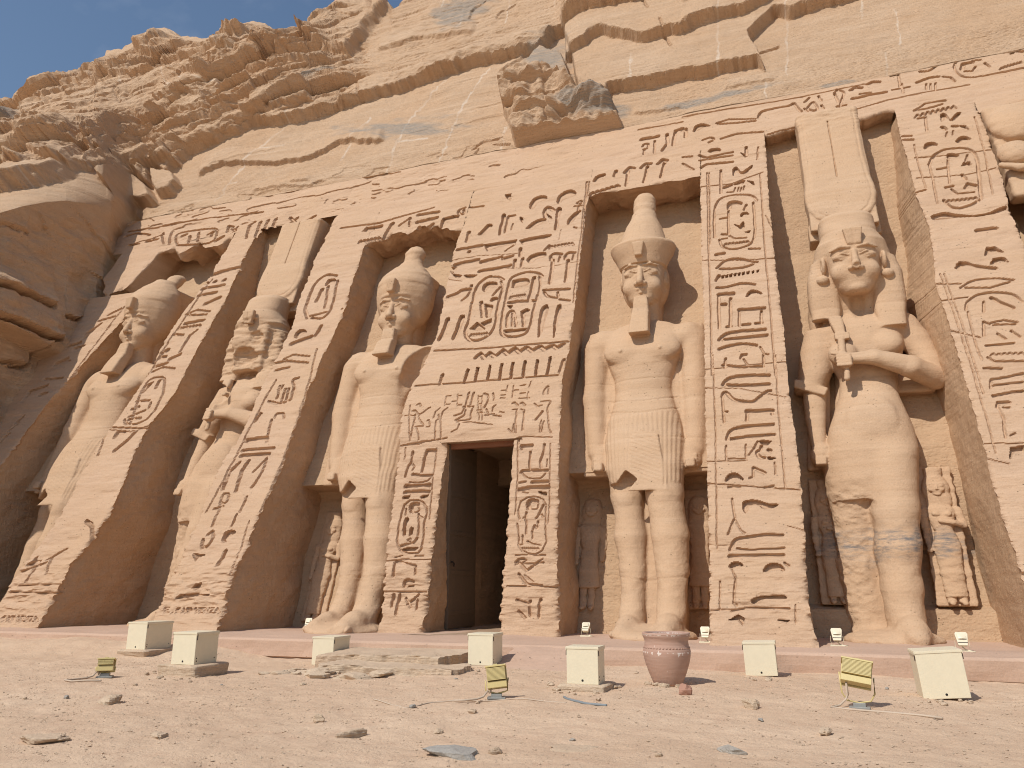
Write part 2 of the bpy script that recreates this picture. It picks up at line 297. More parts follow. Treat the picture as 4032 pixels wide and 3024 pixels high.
G['b4a'] = (2700, 580, .5425, """P 160 30 190 8 240 5 260 25 230 35 170 38;12 100 60 150 75 340 35;10 100 95 340 60;14 115 145 150 125 340 105;14 440 0 440 60;P 400 40 450 60 430 70;11 255 170 255 330;P 340 200 345 150 370 140 400 185 440 160 485 125 480 150 430 195 400 195 370 180 350 205
18 280 290 330 270;P 350 265 400 240 430 240 420 260 360 270;P 450 245 490 250 500 270 480 262;7 300 325 350 320 360 290;7 385 290 380 315;7 405 290 400 315;7 425 280 420 305
11 210 650 205 550 210 430 250 370 340 345 450 340 500 360 515 385;11 490 400 500 500 505 640 480 700 400 730 320 740 260 720 245 670;22 315 440 315 410 350 395 395 405;12 440 415 425 450;P 395 490 410 470 440 465 465 485 420 480 405 505
13 250 515 310 505;10 310 460 310 610;P 355 560 390 570 420 540 425 580 400 590;12 265 630 310 630 310 610;10 265 665 300 660;10 320 640 350 660 440 655;P 430 615 470 605 460 620;Z 9 280 705 460 682 7 8;10 460 735 540 735;16 220 780 280 768
13 225 880 260 840 320 810 400 805 480 830 520 830;13 250 885 350 880 440 865 490 845;18 225 965 240 935;P 262 950 258 935 278 928 275 948;P 292 945 288 930 306 924 304 943;P 322 940 318 926 336 918 334 938;P 354 934 350 920 366 912 364 930;P 384 929 380 914 396 908 394 926;P 414 924 410 910 426 902 424 920;P 448 918 444 904 460 898 458 914;P 484 912 480 900 494 894 492 908;P 518 906 515 894 530 889 527 902
14 225 1020 280 1020 350 1000 410 985 500 995;20 345 1060 240 1070;15 240 1070 240 1190 245 1310;15 325 1095 325 1300;15 300 1305 330 1300;20 265 1140 285 1138;P 435 1080 470 1030 530 1040 560 1065 520 1055 480 1055 450 1085
20 390 1180 570 1165;13 390 1190 390 1295;13 550 1190 550 1270;15 415 1290 465 1285;15 510 1278 555 1278;20 245 1395 280 1355 400 1335 575 1325;18 275 1395 400 1385 590 1365
18 245 1465 300 1445 420 1425 510 1440;10 540 1450 570 1500 600 1505;16 400 1530 410 1505 440 1505;10 420 1540 450 1580;13 290 1535 285 1600;15 270 1580 420 1600 450 1590 565 1590;13 565 1510 565 1590
5 112 290 330 262 560 180;5 118 822 400 820 650 800;5 138 1612 400 1586 740 1555;4 580 490 625 580;7 155 190 160 400 165 700 180 1100 190 1650;7 540 190 575 750 610 1100 650 1650;7 525 0 520 85;6 170 190 175 400 180 700""")
G['b4b'] = (2750, 1400, .5425, """20 180 210 210 165 300 145 510 140;20 200 215 350 215 510 205;18 175 300 180 270 200 265 250 320 330 335 400 340 450 300 500 255 525 255;13 175 290 185 480;15 185 410 210 410;22 350 405 540 400;17 355 410 350 470;15 535 400 535 425
20 205 605 225 550 280 520 400 510 540 500;20 240 605 350 590 550 575;10 200 655 200 765;10 345 650 345 755;10 220 750 340 750;13 370 720 400 680 430 625;P 440 620 530 620 500 650 460 640;18 460 660 450 690 420 700 440 740 480 745;P 505 735 560 745 530 755 510 750;20 510 685 525 690
17 400 815 485 855;13 400 815 395 880 370 890;9 555 780 560 860;P 195 905 220 860 280 855 320 890 330 905 280 880 230 890 205 915;16 220 955 300 955;14 480 960 540 950;P 320 1060 400 1045 460 1060 520 1080 590 1080 540 1105 480 1110 440 1080 370 1090 345 1150 325 1120
15 260 1190 240 1240 215 1295;10 265 1190 310 1270 340 1290;11 245 1040 250 1100 265 1180;20 230 1410 260 1340 350 1320 480 1305 610 1305;14 280 1400 350 1415 500 1405 620 1400;22 225 1455 400 1455 615 1450
P 215 1530 240 1500 300 1500 325 1530 290 1520 240 1545;P 470 1560 500 1520 560 1505 610 1530 630 1570 590 1550 530 1560 480 1570;10 240 1550 265 1600 270 1659;7 105 0 120 400 130 900 135 1400;7 560 0 580 400 610 700 630 960;5 48 236 300 240 640 305;4 80 1375 230 1380;5 650 1240 780 1275;7 60 770 200 768 350 762;8 60 930 250 940 420 955 740 975""")
G['b4c'] = (2688, 2016, .6076, """12 340 450 330 590 350 610;P 440 570 480 550 560 545 660 540 680 560 580 560 500 565 460 600;14 320 640 440 625 690 630;P 300 700 360 700 390 730 400 690 360 670;P 620 700 690 705 680 715;7 180 640 330 635;8 240 450 240 640;12 660 330 690 350;7 730 600 735 720""")
G['fr'] = (2688, 0, .6076, """14 0 845 22 840 20 890;P 65 860 80 820 130 805 190 820 150 820 95 850;9 220 800 300 775 470 770;9 230 805 330 800 470 785;9 130 910 180 890 210 905 170 925;9 250 900 350 870 520 855;11 490 760 500 725 560 710 640 690 700 680 720 660 740 690 770 720
9 840 660 800 700 850 720 880 700 850 660;9 790 660 820 630;9 880 620 900 650;9 790 700 810 720;9 900 680 915 700;10 985 600 1010 580 1050 600 1030 650 1020 690;10 985 610 1010 660;9 1000 690 1060 680;9 1010 720 1060 700
16 1090 585 1120 565 1160 570;16 1200 545 1230 530 1275 530;14 1100 640 1200 620 1320 595;9 1150 610 1220 600;9 1350 490 1400 480 1410 560;9 1360 580 1470 560;9 1430 600 1420 540;11 1540 460 1600 460 1650 420 1700 410;13 1520 530 1600 500 1660 495;11 1690 495 1740 500 1765 520;8 1580 540 1580 580;8 1610 540 1610 580;8 1640 535 1640 580
9 2212 330 2000 350 1850 370 1770 400 1755 440 1790 480 1850 500 2000 480 2212 440;18 1810 445 1820 415 1880 405;9 1900 430 1880 455 1830 460;9 1880 395 1930 390;10 1960 410 1990 430;Z 8 2060 440 2200 400 7 8;13 2130 350 2150 330 2200 335
6 0 690 550 600 1350 450 2212 260;6 0 760 550 665 1200 540;6 550 870 1360 640 1860 545;9 0 1020 60 1015;9 0 1060 70 1100;12 1000 580 1000 581;7 100 0 240 0""")
G['fl'] = (0, 0, .6076, """10 830 1590 890 1580;9 810 1530 880 1510 960 1520;10 940 1560 1020 1550;9 990 1540 1040 1520;11 1050 1510 1060 1570;9 1110 1500 1090 1580;8 1150 1580 1130 1560 1150 1510 1300 1490 1400 1480 1410 1510 1390 1560 1330 1580 1150 1590;10 1180 1530 1210 1520;10 1350 1520 1380 1505 1370 1530;10 1290 1510 1280 1560;10 1230 1530 1225 1570
13 1400 1560 1450 1535;9 1470 1500 1480 1465 1510 1470;9 1500 1510 1540 1470;9 1530 1500 1500 1480;12 1600 1540 1620 1460 1650 1440;14 1660 1530 1690 1440;14 1700 1530 1740 1430;14 1750 1530 1790 1420;11 1870 1450 1930 1410;11 1880 1410 1910 1440;7 820 1500 1300 1420 1700 1370;12 1950 1450 2040 1400""")
G['fm'] = (1344, 0, .6076, """P 135 1500 160 1470 270 1455 250 1490;20 330 1450 270 1545;10 375 1460 450 1415 440 1460;15 500 1395 630 1375;14 490 1440 620 1410;15 500 1470 470 1510;13 590 1450 540 1480;Z 9 110 1565 250 1540 6 9
P 1630 1175 1650 1140 1710 1125 1715 1140 1670 1155 1645 1180;14 1780 1110 1770 1140;17 1840 1115 1870 1085 1895 1090;13 1860 1110 1845 1200;17 1945 1085 1970 1060 2005 1060;13 1985 1080 1960 1180;17 2055 1060 2080 1035 2110 1040;13 2095 1055 2070 1150;Z 12 1610 1255 1800 1200 6 9
17 1945 900 2050 880;9 1950 950 1960 930 1990 930 1990 960 1960 970;9 1960 1000 1965 970;9 2030 910 2030 990;13 2110 870 2115 930 2080 975;13 2150 940 2165 850 2212 835;7 1925 840 2212 790;8 0 1480 250 1440 600 1345;6 1590 1180 1560 1600""")
G['b5'] = (3500, 100, .6025, """10 165 560 240 510 370 490;9 170 560 250 545 350 515;Z 9 170 595 440 530 8 10;P 340 620 335 580 370 570 400 630 440 570 475 565 450 600 410 630 380 600 350 630;10 190 610 240 600 250 690;16 350 665 370 680;15 420 660 445 660;P 460 655 500 655 520 680 480 668;7 380 700 375 725;7 420 690 418 715;10 90 720 150 720;10 95 745 160 745
P 230 805 240 770 290 760 330 785 280 780 250 800;P 435 760 460 725 510 720 545 745 490 745 455 765;13 265 910 290 850 360 810 480 795 550 820 580 880 590 980 605 1120;9 265 910 290 1020 320 1160;13 360 1140 400 1180 470 1190 560 1160 605 1130
P 380 870 380 840 420 840 465 850 440 865 410 860 390 880;10 315 940 390 925;9 385 880 395 1030;P 475 920 490 895 530 895 540 915 500 915;9 515 850 500 890;15 480 980 500 1010;11 370 1060 420 1050;13 500 1060 515 1035 570 1045;9 410 1070 450 1095 560 1085;Z 9 380 1145 580 1125 7 9
P 265 1245 370 1215 450 1230 560 1235 660 1220 770 1170 780 1195 690 1225 560 1245 440 1245 300 1270;24 580 1340 700 1325;P 630 1500 640 1450 690 1445 750 1480 680 1470;P 665 1550 700 1520 760 1515 780 1545 720 1535 680 1560;18 455 1560 490 1545 560 1570 700 1585
5 170 865 400 850 760 800;5 180 1000 500 980 700 930;6 165 780 200 930 240 1060;6 560 600 620 800 680 1100;9 180 1090 240 1075""")
G['b5b'] = (3600, 1000, .784, """P 205 70 230 35 270 45 220 75;11 250 45 330 65 410 70;P 385 50 400 20 440 15 475 40 420 30;8 235 170 290 130 400 120 500 130;7 260 170 380 170 480 140;9 260 280 265 240 310 205 400 190 500 200 545 240;7 270 290 290 380 320 480 340 530;9 370 520 400 540 551 540;13 390 220 440 245 500 270;9 350 240 350 290;10 350 340 350 410;10 350 340 380 350;8 390 345 450 330 520 340;8 400 355 510 350;10 420 400 460 425;10 490 385 530 415;10 365 460 500 450;Z 7 385 505 551 500 6 7
5 110 150 235 150;5 130 235 270 215;5 190 385 330 420;6 235 600 210 650 180 675;5 350 955 551 950;5 365 1030 480 1055;9 350 575 440 575;10 385 670 390 630 551 600;10 390 660 551 640;13 400 710 551 685;13 420 770 425 745 480 745;10 425 770 450 830 460 920;8 450 770 480 770;8 485 910 510 900;P 480 1030 485 970 551 965 551 985 500 990;5 130 100 220 350 330 700 410 1000;5 150 100 240 350 350 700""")
G['b2'] = (0, 1008, .6076, """12 1990 400 1975 350 2010 250 2050 170 2120 120 2180 130;11 2190 160 2170 250 2130 370 2080 410 2020 400;P 2110 190 2130 150 2175 150 2180 165 2140 175 2120 195;17 2090 220 2050 290;11 2130 200 2100 330;9 2000 390 2110 360;P 1905 530 1915 490 1960 470 1990 490 1960 500 1930 530;15 2080 455 2040 510;19 1890 570 1960 540 2010 520
8 1840 670 1900 640 2000 650;10 1760 700 1850 680 1990 690;10 1780 740 1870 720;9 1720 920 1780 810;9 1800 900 1810 840;11 1790 920 1830 840;11 1820 940 1850 860;11 1850 940 1870 860;11 1880 930 1900 860;11 1740 940 1800 960 1890 930 1910 860 1890 800 1930 790
P 1650 1050 1680 1010 1700 1020 1680 1050 1650 1080;9 1780 1050 1790 1020 1840 1020 1840 1050;21 1595 1195 1720 1180;11 1760 1060 1725 1200;15 1570 1260 1770 1245;17 1560 1295 1740 1280;17 1550 1340 1490 1400 1450 1510;17 1610 1330 1570 1390 1530 1520;11 1720 1310 1710 1370 1660 1460 1625 1500;9 1720 1310 1640 1400
10 1430 1600 1450 1540 1490 1540 1470 1600 1430 1610;10 1390 1640 1450 1625;10 1440 1600 1420 1659;11 1600 1560 1560 1659;7 1780 800 1720 920 1600 1150 1400 1560 1340 1659;7 2050 600 1940 1040 1830 1320 1690 1659
17 1370 120 1430 100 1550 75;17 1335 175 1338 176;17 1390 165 1393 165;17 1450 155 1453 155;16 1315 215 1450 190;13 1290 260 1400 235;15 1330 310 1420 265;9 1210 380 1280 350 1360 360;9 1220 385 1340 380;13 1200 440 1320 415;Z 8 1160 470 1300 448 7 8;11 1130 510 1190 515;11 1280 480 1230 520 1170 620;19 1050 630 1090 610;17 1035 660 1075 655;15 1100 670 1170 640;10 990 720 1090 690;9 980 750 1050 720 1130 730
9 840 1080 900 900 950 810 1010 780 1070 790 1060 870 1020 960 950 1060 880 1090 810 1090 800 1060;P 910 880 950 830 1000 810 960 850 920 890;15 1030 810 1010 850;10 880 940 960 935;10 970 950 960 980;12 850 990 853 992;12 890 975 893 977;Z 8 820 1060 910 1048 6 7;9 830 1040 930 1000;20 745 1170 760 1145 800 1145;18 880 1135 830 1190 740 1260;9 690 1130 630 1290;9 690 1110 960 1120;5 690 1125 840 1140 960 1100;5 1260 1130 1270 1130;5 2000 820 2100 790;5 1230 700 1320 640;7 1370 150 1000 700 700 1110
13 560 520 600 480;13 440 590 520 560;10 480 600 540 580;17 350 700 430 665;13 380 690 440 680;10 280 800 400 790;13 180 880 300 840;15 260 900 300 890;15 150 940 180 900;10 60 1130 120 1080;9 20 1180 60 1150;11 100 1080 150 1040;10 0 1210 40 1170;9 700 380 780 340;9 640 420 740 390;10 560 500 650 440;6 800 330 500 720 300 1000""")
G['b2b'] = (0, 2016, .6076, """11 1420 0 1380 90;11 1540 20 1500 95;13 1350 150 1380 120 1390 160 1350 220 1310 240 1320 180;P 1435 190 1450 140 1500 115 1540 130 1490 150 1460 200;P 1255 275 1330 275 1290 290 1270 315;20 1460 255 1420 340;P 1240 490 1270 465 1310 460 1270 500;P 1140 560 1170 535 1290 530 1370 545 1270 545 1160 565;7 1240 120 1140 350;6 1620 60 1500 400
14 230 300 200 340;12 250 330 170 450;9 300 310 420 240;16 560 60 600 90 590 180 560 250;9 120 480 380 470;10 60 520 350 530;9 100 400 300 330;12 190 345 260 320;10 330 300 300 400;P 170 345 230 310 260 330 200 350""")
G['w1'] = (0, 2016, .6076, "T 6 5 712 32 SAPIENZA 30;T 6 1065 655 30 E.SAPIENZA 36")
G['w2'] = (2200, 2100, .3165, "")
LET = {'S': [(1,1,.5,1,0,.8,.1,.55,.9,.45,1,.2,.5,0,0,.05)], 'A': [(0,0,.5,1,1,0),(.2,.4,.8,.4)], 'P': [(0,0,0,1,.8,.95,.8,.55,0,.5)], 'I': [(.5,0,.5,1)],
       'E': [(1,0,0,0,0,1,1,1),(0,.5,.7,.5)], 'N': [(0,0,0,1,1,0,1,1)], 'Z': [(0,1,1,1,0,0,1,0)], '.': [(.4,0,.5,.05)], 'C': [(1,.9,.4,1,0,.5,.4,0,1,.1)],
       'O': [(.5,0,0,.4,.1,.9,.6,1,1,.6,.8,.1,.5,0)], 'T': [(0,1,1,1),(.5,1,.5,0)], 'X': [(0,0,1,1),(0,1,1,0)], 'K': [(0,0,0,1),(.9,1,0,.5,1,0)]}
STROKES = []     # (kind, px points Nx2, width px)
for key, (ox, oy, sc, txt) in G.items():
    for e in txt.replace('\n', ';').split(';'):
        t = e.split()
        if not t: continue
        if t[0] == 'P': a = np.array(t[1:], float).reshape(-1, 2); STROKES.append(('P', a*sc+[ox, oy], 0))
        elif t[0] == 'Z':
            w_, x0, y0, x1, y1, n, am = map(float, t[1:]); n = int(n)*2+1
            a = np.stack([np.linspace(x0, x1, n), np.linspace(y0, y1, n)+am*.9*np.where(np.arange(n) % 2, -1, 1)], 1)
            STROKES.append(('S', a*sc+[ox, oy], w_*sc))
        elif t[0] == 'T':
            w_, x0, y0, h_, word, adv = float(t[1]), float(t[2]), float(t[3]), float(t[4]), t[5], float(t[6])
            for i, ch in enumerate(word):
                for L_ in LET[ch]:
                    q = np.array(L_).reshape(-1, 2)*[adv*.68, -h_]+[x0+i*adv, y0]
                    STROKES.append(('G', q*sc+[ox, oy], w_*sc))
        else: a = np.array(t[1:], float).reshape(-1, 2); STROKES.append(('S', a*sc+[ox, oy], float(t[0])*sc))

def base_c(X, Z):       # the central block stands further back at its foot
    return 1.12*np.clip(1-Z/4.3, 0, 1)*sstep(-9.2, -8.6, X)*sstep(-2.9, -3.4, X)
def to_xz(a):
    P = on_face(a[:, 0], a[:, 1], 0)
    for _ in range(6): P = on_face(a[:, 0], a[:, 1], 0)+0 if False else _hitD(a, base_c(P[:, 0], P[:, 2]))
    return P[:, [0, 2]]
def _hitD(a, D):
    d = ray(a[:, 0], a[:, 1]); t = (Y0+D+KF*EYE)/(d[:, 1]-KF*d[:, 2]); return CAM+t[:, None]*d
def chaikin(a, closed, n=2):
    for _ in range(n):
        b = np.vstack([a, a[:1]]) if closed else a
        q = np.empty((2*(len(b)-1), 2)); q[0::2] = .78*b[:-1]+.22*b[1:]; q[1::2] = .22*b[:-1]+.78*b[1:]
        a = q if closed else np.vstack([a[:1], q[1:-1], a[-1:]])
    return a
CARV = []
for k, a, wp in STROKES:
    if (k == 'S' and len(a) >= 4 and len(a) < 16) or (k == 'P' and len(a) > 5): a = chaikin(a, k == 'P')
    q = to_xz(a); 
    if k != 'P':
        c = a.mean(0); r0 = on_face(c[0], c[1]); r1 = on_face(c[0]+1, c[1]); r2 = on_face(c[0], c[1]+1)
        s_ = min(abs(r1[0]-r0[0]), abs(r1[2]-r2[2])+abs(r0[2]-r2[2])); s_ = .5*(abs(r1[0]-r0[0])+abs(r0[2]-r2[2])*1.15)
        wp = wp*s_*1.15
    CARV.append((k, q, wp))
def seg_dist(X, Z, a):
    d = np.full(X.shape, 9.0)
    for i in range(len(a)-1):
        p, q = a[i], a[i+1]; v = q-p; L2 = v@v+1e-12
        t = np.clip(((X-p[0])*v[0]+(Z-p[1])*v[1])/L2, 0, 1)
        d = np.minimum(d, np.hypot(X-p[0]-t*v[0], Z-p[1]-t*v[1]))
    return d
def inside(X, Z, a):
    r = np.zeros(X.shape, bool); n = len(a)
    for i in range(n):
        x1, z1 = a[i]; x2, z2 = a[(i+1) % n]
        if z1 == z2: continue
        r ^= ((z1 > Z) != (z2 > Z)) & (X < (x2-x1)*(Z-z1)/(z2-z1)+x1)
    return r
def carve(X, Z, depth=.08):        # depth of all strokes at points of the face
    D = np.zeros(X.shape); x0, x1, z0, z1 = X.min(), X.max(), Z.min(), Z.max()
    wx = .006*fbm(X*7, Z*7, 0*X, 2, 5); wz = .006*fbm(X*7, Z*7, 0*X, 2, 9)
    for k, a, wd in CARV:
        m = .12+wd
        if a[:, 0].max()+m < x0 or a[:, 0].min()-m > x1 or a[:, 1].max()+m < z0 or a[:, 1].min()-m > z1: continue
        s_ = (X > a[:, 0].min()-m) & (X < a[:, 0].max()+m) & (Z > a[:, 1].min()-m) & (Z < a[:, 1].max()+m)
        if not s_.any(): continue
        xx, zz = X[s_]+wx[s_], Z[s_]+wz[s_]
        if k == 'P':
            d = seg_dist(xx, zz, np.vstack([a, a[:1]])); ins = inside(xx, zz, a)
            v = np.where(ins, depth*1.5-.03*sstep(.02, .10, d), depth*1.5*sstep(.012, 0, d))
        elif k == 'G':
            d = seg_dist(xx, zz, a); v = .055*sstep(wd*.5+.012, wd*.2, d)
        else:
            d = seg_dist(xx, zz, a); dp = min(depth*1.25, .028+wd*.8)
            v = dp*sstep(wd*.5+.010, wd*.5-.012, d)
        D[s_] = np.maximum(D[s_], v)
    return D
def rough(X, Z, seed=0):            # weathering of the face, the same everywhere on it
    a = .035*fbm(X*.7, Z*1.6, 0*X, 4, 21)+.008*fbm(X*3, Z*9, 0*X, 3, 31)
    st = fbm(X*.5, Z*5.0, 0*X, 3, 41); a = a+.011*np.clip(st-.25, 0, 1)/.4*sstep(0, .6, fbm(X*.8, Z*.8, 0*X, 2, 43))
    low = sstep(2.6, .3, Z)*(.35+.65*sstep(-9.5, -11, X)+.3*sstep(1.2, .6, Z))*(.25+.75*sstep(.1, .8, Z))     # the feet of the piers are badly weathered
    s2 = fbm(X*1.6, Z*5, 0*X, 4, 55)
    er = sstep(-5.2, -7.5, X)*sstep(12.7, 13.1, Z)*sstep(15.8, 14.6, Z); a = a+er*(.05*np.clip(fbm(X*1.1, Z*3.2, 0*X, 4, 58), 0, 1)+.05*sstep(.25, .32, fbm(X*.9, Z*2.6, 0*X, 3, 59)))
    return a+low*(.05*s2+.05*np.abs(fbm(X*2.2, Z*8, 0*X, 3, 57)))
# ------------------------------------------------------------------ ground
def base_c(X, Z):
    return 1.12*np.clip(1-Z/4.3, 0, 1)*sstep(-9.2, -8.6, X)*sstep(-2.9, -3.4, X)
def ground_h(X, Y):
    a = -.30+.035*fbm(X*.35, Y*.35, 0*X, 3, 71)+.012*fbm(X*1.7, Y*1.7, 0*X, 3, 73)+.008*fbm(X*3.4, Y*4.2, 0*X, 2, 74)
    mound = sstep(-8.5, -11.5, X)*sstep(10.6, 12.3, Y)
    a = a+mound*(.21+.05*fbm(X*.9, Y*.9, 0*X, 2, 75))
    far = np.hypot(X, Y-6); return a*sstep(60, 25, far)-.3*(1-sstep(60, 25, far))
def ground_grid(xs, ys, fine):
    X, Y = np.meshgrid(xs, ys); Z = ground_h(X, Y)
    if fine: 
        Z = Z+.006*fbm(X*9, Y*9, 0*X, 3, 77)+.010*np.clip(fbm(X*4.5, Y*6, 0*X, 3, 79)-.35, 0, 1)
        ring = np.minimum.reduce([X-xs[0], xs[-1]-X, Y-ys[0], ys[-1]-Y])
    return np.stack([X, Y, Z], -1)
def sand_mat():
    m, t, p = new_mat('sand'); N = t.nodes.new; L = t.links.new
    g = N('ShaderNodeNewGeometry')
    def noise(sc, det=5, rg=.6, v=None):
        n = N('ShaderNodeTexNoise'); n.inputs['Scale'].default_value = sc; n.inputs['Detail'].default_value = det; n.inputs['Roughness'].default_value = rg
        L(g.outputs['Position'], n.inputs['Vector']); return n.outputs['Fac']
    def rng(f, a, b, c=0, d=1):
        q = N('ShaderNodeMapRange'); q.inputs[1].default_value = a; q.inputs[2].default_value = b; q.inputs[3].default_value = c; q.inputs[4].default_value = d
        L(f, q.inputs[0]); return q.outputs[0]
    def mix(f, a, b):
        q = N('ShaderNodeMix'); q.data_type = 'RGBA'; L(f, q.inputs[0])
        for s_, k in ((a, 6), (b, 7)): (L(s_, q.inputs[k]) if not isinstance(s_, tuple) else setattr(q.inputs[k], 'default_value', (*s_, 1)))
        return q.outputs[2]
    c = mix(rng(noise(.5), .35, .65), (.57, .40, .27), (.65, .475, .33))
    c = mix(rng(noise(3.5), .5, .68, 0, .55), c, (.55, .37, .25))
    c = mix(rng(noise(75, 2), .60, .72, 0, .5), c, (.66, .54, .43))
    c = mix(rng(noise(48, 3), .62, .72, 0, .45), c, (.34, .24, .18))
    L(c, p.inputs['Base Color']); p.inputs['Roughness'].default_value = .97; p.inputs['Specular IOR Level'].default_value = .1
    nr = None
    for sc, st, di, de in ((6, .5, .06, 6), (32, .55, .022, 6), (110, .6, .01, 3)):
        b = N('ShaderNodeBump'); b.inputs['Strength'].default_value = st; b.inputs['Distance'].default_value = di
        L(noise(sc, de, .65), b.inputs['Height'])
        if nr is not None: L(nr, b.inputs['Normal'])
        nr = b.outputs[0]
    L(nr, p.inputs['Normal']); return m
M_SAND = sand_mat()
gx = np.concatenate([-np.geomspace(1500, 26, 22), np.arange(-25, 9, .05), np.geomspace(9, 1500, 22)])
gy = np.concatenate([-np.geomspace(1500, 2, 26), np.arange(-1, 1.95, .2), np.arange(2, 13.0, .045), np.array([13.2, 14, 16, 20, 30, 60, 200, 1500])])
gp = ground_grid(gx, gy, True)
bnd = gp[..., 1] > 13.1; gp[..., 2][bnd] = -.4
mb = MB(); mb.grid(gp); tag(mb.build('ground', M_SAND, smooth=True), kind='structure')

# platform with its plastered kerb
kx = np.arange(-27, 11, .06)
prof = [(12.47, -.50), (12.46, -.325), (12.405, -.300), (12.40, -.18), (12.405, -.04), (12.425, -.012), (12.45, 0.0), (12.9, .0), (13.4, .005), (14.2, .01), (15.5, .0), (17.5, .0), (22.0, .0)]
pp = []
for a, b in zip(prof[:-1], prof[1:]):
    n = max(1, int(np.hypot(b[0]-a[0], b[1]-a[1])/.07)); 
    for i in range(n): pp.append((a[0]+(b[0]-a[0])*i/n, a[1]+(b[1]-a[1])*i/n))
pp.append(prof[-1]); pp = np.array(pp)
X, Yp = np.meshgrid(kx, pp[:, 0]); Zp = np.repeat(pp[:, 1][:, None], len(kx), 1)
top = (pp[:, 0] > 12.44)[:, None]
Zp = Zp+np.where(top, .018*fbm(X*1.2, Yp*1.2, 0*X, 3, 91)*sstep(12.44, 12.9, Yp), 0)
Yp = Yp+.02*fbm(X*.5, Zp*2, 0*X, 2, 93)+.008*fbm(X*4, Zp*6, 0*X, 2, 95)
mb = MB(); mb.grid(np.stack([X, Yp, Zp], -1)); tag(mb.build('terrace', M_CONC), kind='structure')

# ------------------------------------------------------------------ the rock-cut front
facade = empty('temple_front', (-6, 13.3, 0), 'rock-cut sandstone temple front with sloping piers full of carved picture writing and a dark doorway', 'temple')
facade['world_verts'] = (-6.0, 13.3, 0.0)
def edge(pts, ext0=None, ext1=None):
    a = np.array(pts, float); q = to_xz(a); q = q[np.argsort(q[:, 1])]
    return lambda Z: np.interp(Z, q[:, 1], q[:, 0])
E0R = edge([(565,1166),(243,1518),(120,1676),(0,1834)])
E1L = edge([(832,1075),(759,1184),(674,1300),(601,1433),(462,1646),(419,1695),(322,1859),(243,2016),(182,2107),(79,2241),(18,2332),(-60,2440)])
E1R = edge([(954,1026),(899,1148),(790,1354),(680,1555),(583,1676),(524,1790),(437,2016),(366,2110),(286,2210),(225,2320),(176,2411),(140,2478)])
E2L = edge([(1246,1008),(1185,1166),(1154,1263),(1106,1385),(1045,1482),(984,1628),(942,1725),(875,1816),(832,1919),(796,2016),(729,2162),(650,2320),(598,2441)])
E2R = edge([(1435,972),(1380,1130),(1344,1250),(1282,1373),(1215,1524),(1154,1695),(1100,1840),(1021,2028),(948,2204),(905,2289),(851,2484)])
E3L = edge([(1810,930),(1785,994),(1768,1080),(1740,1200),(1712,1330),(1680,1400),(1654,1458),(1605,1555),(1587,1616),(1575,1737),(1551,1919),(1532,2077),(1508,2308),(1484,2493)])
E3R = edge([(2319,776),(2303,832),(2288,979),(2271,1141),(2243,1348),(2213,1494),(2204,1676),(2196,2016),(2194,2259),(2201,2496)])
E4L = edge([(2757,690),(2762,1014),(2773,1285),(2776,1475),(2777,1671),(2783,1823),(2791,2105),(2793,2300),(2794,2540)])
E4R = edge([(3015,580),(3028,797),(3053,1041),(3091,1340),(3103,1508),(3130,1704),(3151,1861),(3168,2078),(3179,2300),(3192,2441),(3223,2532)])
E5L = edge([(3515,401),(3545,534),(3578,642),(3608,769),(3657,883),(3675,1004),(3686,1118),(3733,1259),(3772,1392),(3812,1533),(3859,1705),(3898,1847),(3945,2019),(3992,2160),(4023,2254)])
E5R = edge([(3825,341),(3843,419),(3886,522),(3946,702),(3976,823),(4030,961)])
cst = lambda v: (lambda Z: v+0*np.asarray(Z, float))
PIER_TOP, BAND_TOP = 12.62, 14.45
def front_D(X, Z, e=None, dep=.08):
    D = base_c(X, Z)+rough(X, Z)+carve(X, Z, dep)
    if e is not None:
        ch = np.clip(.35+.8*fbm(X*5, Z*13, 0*X, 3, 61)+.6*fbm(X*2, Z*2.5, 0*X, 2, 63), 0, 2)*(1+1.5*sstep(3.2, .4, Z))
        D = D+.05*ch*np.exp(-np.clip(e, 0, 9)/.035)
    return D
def to3(X, D, Z): return np.stack([X, Y0+KF*Z+D, Z], -1)
